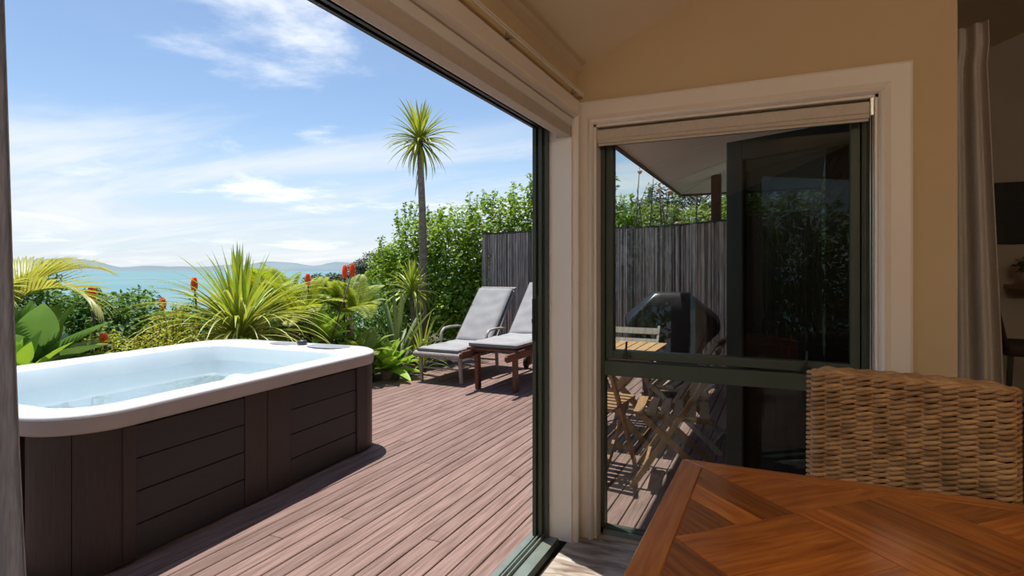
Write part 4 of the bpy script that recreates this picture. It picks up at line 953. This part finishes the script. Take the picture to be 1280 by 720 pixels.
# faces local +Y ; after the turn it faces world +X
m = MB(); m.rings([[(x_, y_, z_) for x_, y_, _ in rrect(.20*s, .20*s, .05, 5)] for z_, s in ((.66, .96), (.69, 1.0), (.745, 1.0), (.765, .95))]); m.build('seat', M['stool'], st, smooth=True)
m = MB(); m.rings([[(x_*w, -.185-.10*t+y_*.028, .70+.50*t) for x_, y_, _ in rrect(1, 1, .9, 6)] for t, w in ((0, .19), (.3, .20), (.7, .20), (.9, .19), (.98, .16), (1, .10))]); m.build('backrest', M['stool'], st, smooth=True)
for sx in (-1, 1):
    for sy in (-1, 1):
        m = MB(); m.bar((sx*.19, sy*.20, 0), (sx*.165, sy*.165, .68), .032, .032, (0, 1, 0)); m.build('leg', M['black_metal'], st)
for zz_, sy in ((.30, 1), (.36, -1)):
    m = MB(); m.bar((-.18, sy*.185, zz_), (.18, sy*.185, zz_), .02, .025); m.build('footrest', M['black_metal'], st)
for sx in (-1, 1):
    m = MB(); m.bar((sx*.18, -.185, .22), (sx*.18, .185, .22), .02, .025); m.build('footrest', M['black_metal'], st)
ct2 = thing('counter_top', 'orange brown timber breakfast counter against the kitchen wall', 'counter', (2.6, 6.65, 1.17))
MB().box(1.93, 3.3, 6.42, 6.94, 1.165, 1.205).build('top', M['shelf'], ct2, fix=True, bevel=.005)
for x_ in (2.15, 3.1):
    m = MB(); m.bar((x_, 6.93, .85), (x_, 6.93, 1.165), .04, .04, (1, 0, 0)); m.bar((x_, 6.93, .87), (x_, 6.55, 1.16), .03, .03, (1, 0, 0)); m.build('bracket', M['black_metal'], ct2, fix=True)
hp = thing('potted_plant', 'small leafy potted plant on the wooden counter', 'plant', (2.05, 6.60, 1.206))
m = MB(); m.lathe([(.045, 0), (.06, .09), (.062, .10), (.05, .10), (.045, .085)], n=14); m.build('pot', M['pot'], hp, smooth=True)
V, F_ = leaf_cloud([(0, 0, .2), (-.05, 0, .17), (.07, 0, .24)], [(.11, .1, .1), (.09, .08, .06), (.08, .08, .09)], 260, .045, 41, shell=.8)
link_obj('foliage', np_mesh('foliage', V, F_, M['houseleaf']), hp)['kind'] = 'stuff'
m = MB()
for k in range(7):
    a = k*.9; m.tube([(0, 0, .08), (.05*math.cos(a), .05*math.sin(a), .17), (.11*math.cos(a), .1*math.sin(a), .22)], [.004, .003, .002], 5)
m.build('stems', M['twig'], hp)['kind'] = 'stuff'
scn = thing('wall_panel', 'large black panel hung on the kitchen wall above the counter', 'panel', (2.5, 6.93, 1.59))
MB().box(1.80, 3.2, 6.915, 6.948, 1.585, 2.17).build('frame', M['screen'], scn, fix=True, bevel=.006)
MB().box(1.83, 3.17, 6.908, 6.916, 1.615, 2.14).build('face', M['screen'], scn, fix=True)

# ================================================================== DINING TABLE (diagonal basket-weave parquet)
TX0, TX1, TY0, TY1, TZ = -.28, 1.62, -.02, 1.877, .75
tb = thing('dining_table', 'polished red brown dining table with a diagonal parquet top', 'table', (.67, .93, 0))
BW = .068
def tpart(poly, name, mat, ang, z0=TZ-.012, z1=TZ, bev=.0012):
    cx = sum(p[0] for p in poly)/len(poly); cy = sum(p[1] for p in poly)/len(poly); c, s = math.cos(-ang), math.sin(-ang)
    loc = [((x_-cx)*c-(y_-cy)*s, (x_-cx)*s+(y_-cy)*c) for x_, y_ in poly]
    o = link_obj(name, MB().prism(loc, z0-TZ, z1-TZ).mesh(name, mat), tb, (cx-.67, cy-.93, TZ), (0, 0, ang))
    if bev: md = o.modifiers.new('bevel', 'BEVEL'); md.width = bev; md.segments = 1
    return o
def fplank(x0, x1, y0, y1, ang, mit):
    tpart(mit, 'border_plank', M['tableframe'], ang, TZ-.035, TZ, .004)
fplank(0, 0, 0, 0, PI/2, [(TX0, TY0), (TX0+BW, TY0), (TX0+BW, TY1-.056), (TX0, TY1-.0)])
fplank(0, 0, 0, 0, 0, [(TX0, TY1), (TX0+BW, TY1-.056), (TX1-BW, TY1-.056), (TX1, TY1)])
fplank(0, 0, 0, 0, PI/2, [(TX1-BW, TY0), (TX1, TY0), (TX1, TY1), (TX1-BW, TY1-.056)])
fplank(0, 0, 0, 0, 0, [(TX0+BW, TY0), (TX1-BW, TY0), (TX1-BW, TY0+.06), (TX0+BW, TY0+.06)])
IX0, IX1, IY0, IY1 = TX0+BW+.0008, TX1-BW-.0008, TY0+.061, TY1-.0568
MB().box(TX0+.02, TX1-.02, TY0+.02, TY1-.02, TZ-.034, TZ-.010).build('top_core', M['tableframe'], tb, fix=True)
def clip(poly, ax, val, keep_less):
    o = []
    for i in range(len(poly)):
        a, b = poly[i], poly[(i+1) % len(poly)]; ia = (a[ax] <= val) == keep_less; ib = (b[ax] <= val) == keep_less
        if ia: o.append(a)
        if ia != ib:
            t = (val-a[ax])/(b[ax]-a[ax]); o.append((a[0]+(b[0]-a[0])*t, a[1]+(b[1]-a[1])*t))
    return o
BS = .50; U0, V0 = 1.605, 1.537       # u=x+y, v=y-x
def uv(u, v): return ((u-v)/2, (u+v)/2)
widths = [.25, .29, .22, .24]
for iu in range(-5, 6):
    for iv in range(-8, 5):
        u0, v0 = U0+iu*BS, V0+iv*BS; flip = (iu+iv) % 2 == 0
        a = 0; ws = widths[:]; random.shuffle(ws)
        for w_ in ws:
            g = .0009
            if not flip: q = [uv(u0+a*BS+g, v0+g), uv(u0+(a+w_)*BS-g, v0+g), uv(u0+(a+w_)*BS-g, v0+BS-g), uv(u0+a*BS+g, v0+BS-g)]; ang = 3*PI/4
            else: q = [uv(u0+g, v0+a*BS+g), uv(u0+BS-g, v0+a*BS+g), uv(u0+BS-g, v0+(a+w_)*BS-g), uv(u0+g, v0+(a+w_)*BS-g)]; ang = PI/4
            a += w_
            for ax, val, kl in ((0, IX1, True), (0, IX0, False), (1, IY1, True), (1, IY0, False)):
                if q: q = clip(q, ax, val, kl)
            if len(q) < 3: continue
            ar = abs(sum(q[i][0]*q[(i+1) % len(q)][1]-q[(i+1) % len(q)][0]*q[i][1] for i in range(len(q))))/2
            if ar < 2e-4: continue
            # keep outline clean of duplicate points
            qq = [p for i, p in enumerate(q) if math.dist(p, q[i-1]) > 1e-4]
            if len(qq) < 3: continue
            tpart(qq, 'parquet_plank', M['tabletop'], ang, TZ-.010, TZ-random.random()*.0004, 0)
for (x_, y_) in ((TX0+.11, TY0+.11), (TX1-.11, TY0+.11), (TX0+.11, TY1-.11), (TX1-.11, TY1-.11)):
    MB().box(x_-.045, x_+.045, y_-.045, y_+.045, 0, TZ-.034).build('leg', M['tableframe'], tb, fix=True, bevel=.006)
for (x0, x1, y0, y1) in ((TX0+.09, TX1-.09, TY1-.12, TY1-.10), (TX0+.09, TX1-.09, TY0+.10, TY0+.12), (TX0+.10, TX0+.12, TY0+.09, TY1-.09), (TX1-.12, TX1-.10, TY0+.09, TY1-.09)):
    MB().box(x0, x1, y0, y1, TZ-.13, TZ-.034).build('apron', M['tableframe'], tb, fix=True)

# ================================================================== WICKER CHAIR
ch = thing('wicker_chair', 'brown woven rattan dining chair at the far side of the table', 'chair', (.318, 2.205-.22, 0), math.radians(-11.5))
CW, CT = .275, .032           # half width, half thickness of the backrest
def loop(s, grow=0):
    """rounded-rect loop round the backrest, s in 0..1 -> point, normal"""
    hw, hd, r = CW-.0+grow, CT+grow, CT+grow-.002
    st_ = 2*(hw-r); ar = PI*r; per = 2*st_+2*ar; d = (s % 1)*per
    if d < st_: return (hw-r-d, hd), (0, 1)
    d -= st_
    if d < ar: a = PI/2+d/r; return (-(hw-r)+r*math.cos(a), r*math.sin(a)), (math.cos(a), math.sin(a))
    d -= ar
    if d < st_: return (-(hw-r)+d, -hd), (0, -1)
    d -= st_; a = -PI/2+d/r; return ((hw-r)+r*math.cos(a), r*math.sin(a)), (math.cos(a), math.sin(a))
NS = 26; ROWS = 37; Z0c, Z1c = .40, .985; SPS = 6
def lean(z): return .22+.045*(z-.45)       # backrest leans away
weave = MB(); nseg = NS*SPS
for r_ in range(ROWS):
    z_ = Z0c+(Z1c-Z0c)*r_/(ROWS-1)
    for ph in (0, PI):
        pts = []; rad = []
        jz = random.uniform(-.0015, .0015); off = random.uniform(-.18, .18)
        for k in range(nseg):
            s = k/nseg; a = PI*s*NS+ph+off
            (x_, y_), (nx_, ny_) = loop(s); o_ = .0052*math.cos(a)
            zz_ = z_+jz+.0045*math.sin(a)+.0012*math.sin(s*23+r_)
            if ph: pass
            pts.append((x_+nx_*o_, y_+ny_*o_+lean(zz_)+.012*(1-(x_/CW)**2), zz_)); rad.append(.0056+.0020*math.cos(a))
        weave.tube(pts, rad, 6, closed=True)
weave.build('back_weave', M['wicker'], ch, smooth=True)['kind'] = 'stuff'
stk_ = MB()
for k in range(NS):
    (x_, y_), (nx_, ny_) = loop((k+.5)/NS); stk_.tube([(x_, y_+lean(.38)+.012*(1-(x_/CW)**2), .38), (x_, y_+lean(.985)+.012*(1-(x_/CW)**2), .985)], .0048, 5)
stk_.build('stakes', M['wicker'], ch, smooth=True)['kind'] = 'stuff'
core = MB(); core.rings([[(x_*(CW-.012), y_*(CT-.012)+lean(z_)+.012*(1-x_*x_), z_) for x_, y_ in [(math.cos(a)*(1 if abs(math.cos(a)) < .9 else 1), math.sin(a)) for a in [2*PI*k/24 for k in range(24)]]] for z_ in (.39, .98)])
core.build('core', M['wicker_in'], ch)
tp = MB()                         # braided top edge
for q in range(5):
    yy = -.026+.013*q; zt = .994+.008*(1-abs(q-2)/2.0)
    pts = [(-CW+.012+(2*CW-.024)*k/60, yy+lean(1)+.012*(1-((-CW+2*CW*k/60)/CW)**2)+.003*math.sin(k*1.3+q*2.1), zt+.003*math.sin(k*.9+q*1.7)-.016*max(0, abs(k/30-1)-.88)/.12) for k in range(61)]
    tp.tube(pts, .0088, 6)
tp.build('top_braid', M['wicker'], ch, smooth=True)['kind'] = 'stuff'
sw = MB()
for r_ in range(9):
    z_ = .345+.0145*r_; sw.tube([(x_, y_, z_+.002*math.sin(i*2.1+r_)) for i, (x_, y_, _) in enumerate(rrect(.26+.003*(r_ % 2), .235+.003*(r_ % 2), .04, 8))], .0085, 6, closed=True)
sw.build('seat_weave', M['wicker'], ch, smooth=True)['kind'] = 'stuff'
MB().box(-.25, .25, -.225, .225, .34, .455).build('seat', M['wicker'], ch, bevel=.015)
for sx in (-1, 1):
    for sy in (-1, 1):
        MB().box(sx*.235-.02, sx*.235+.02, sy*.21-.02, sy*.21+.02, 0, .345).build('leg', M['wicker'], ch, bevel=.006)
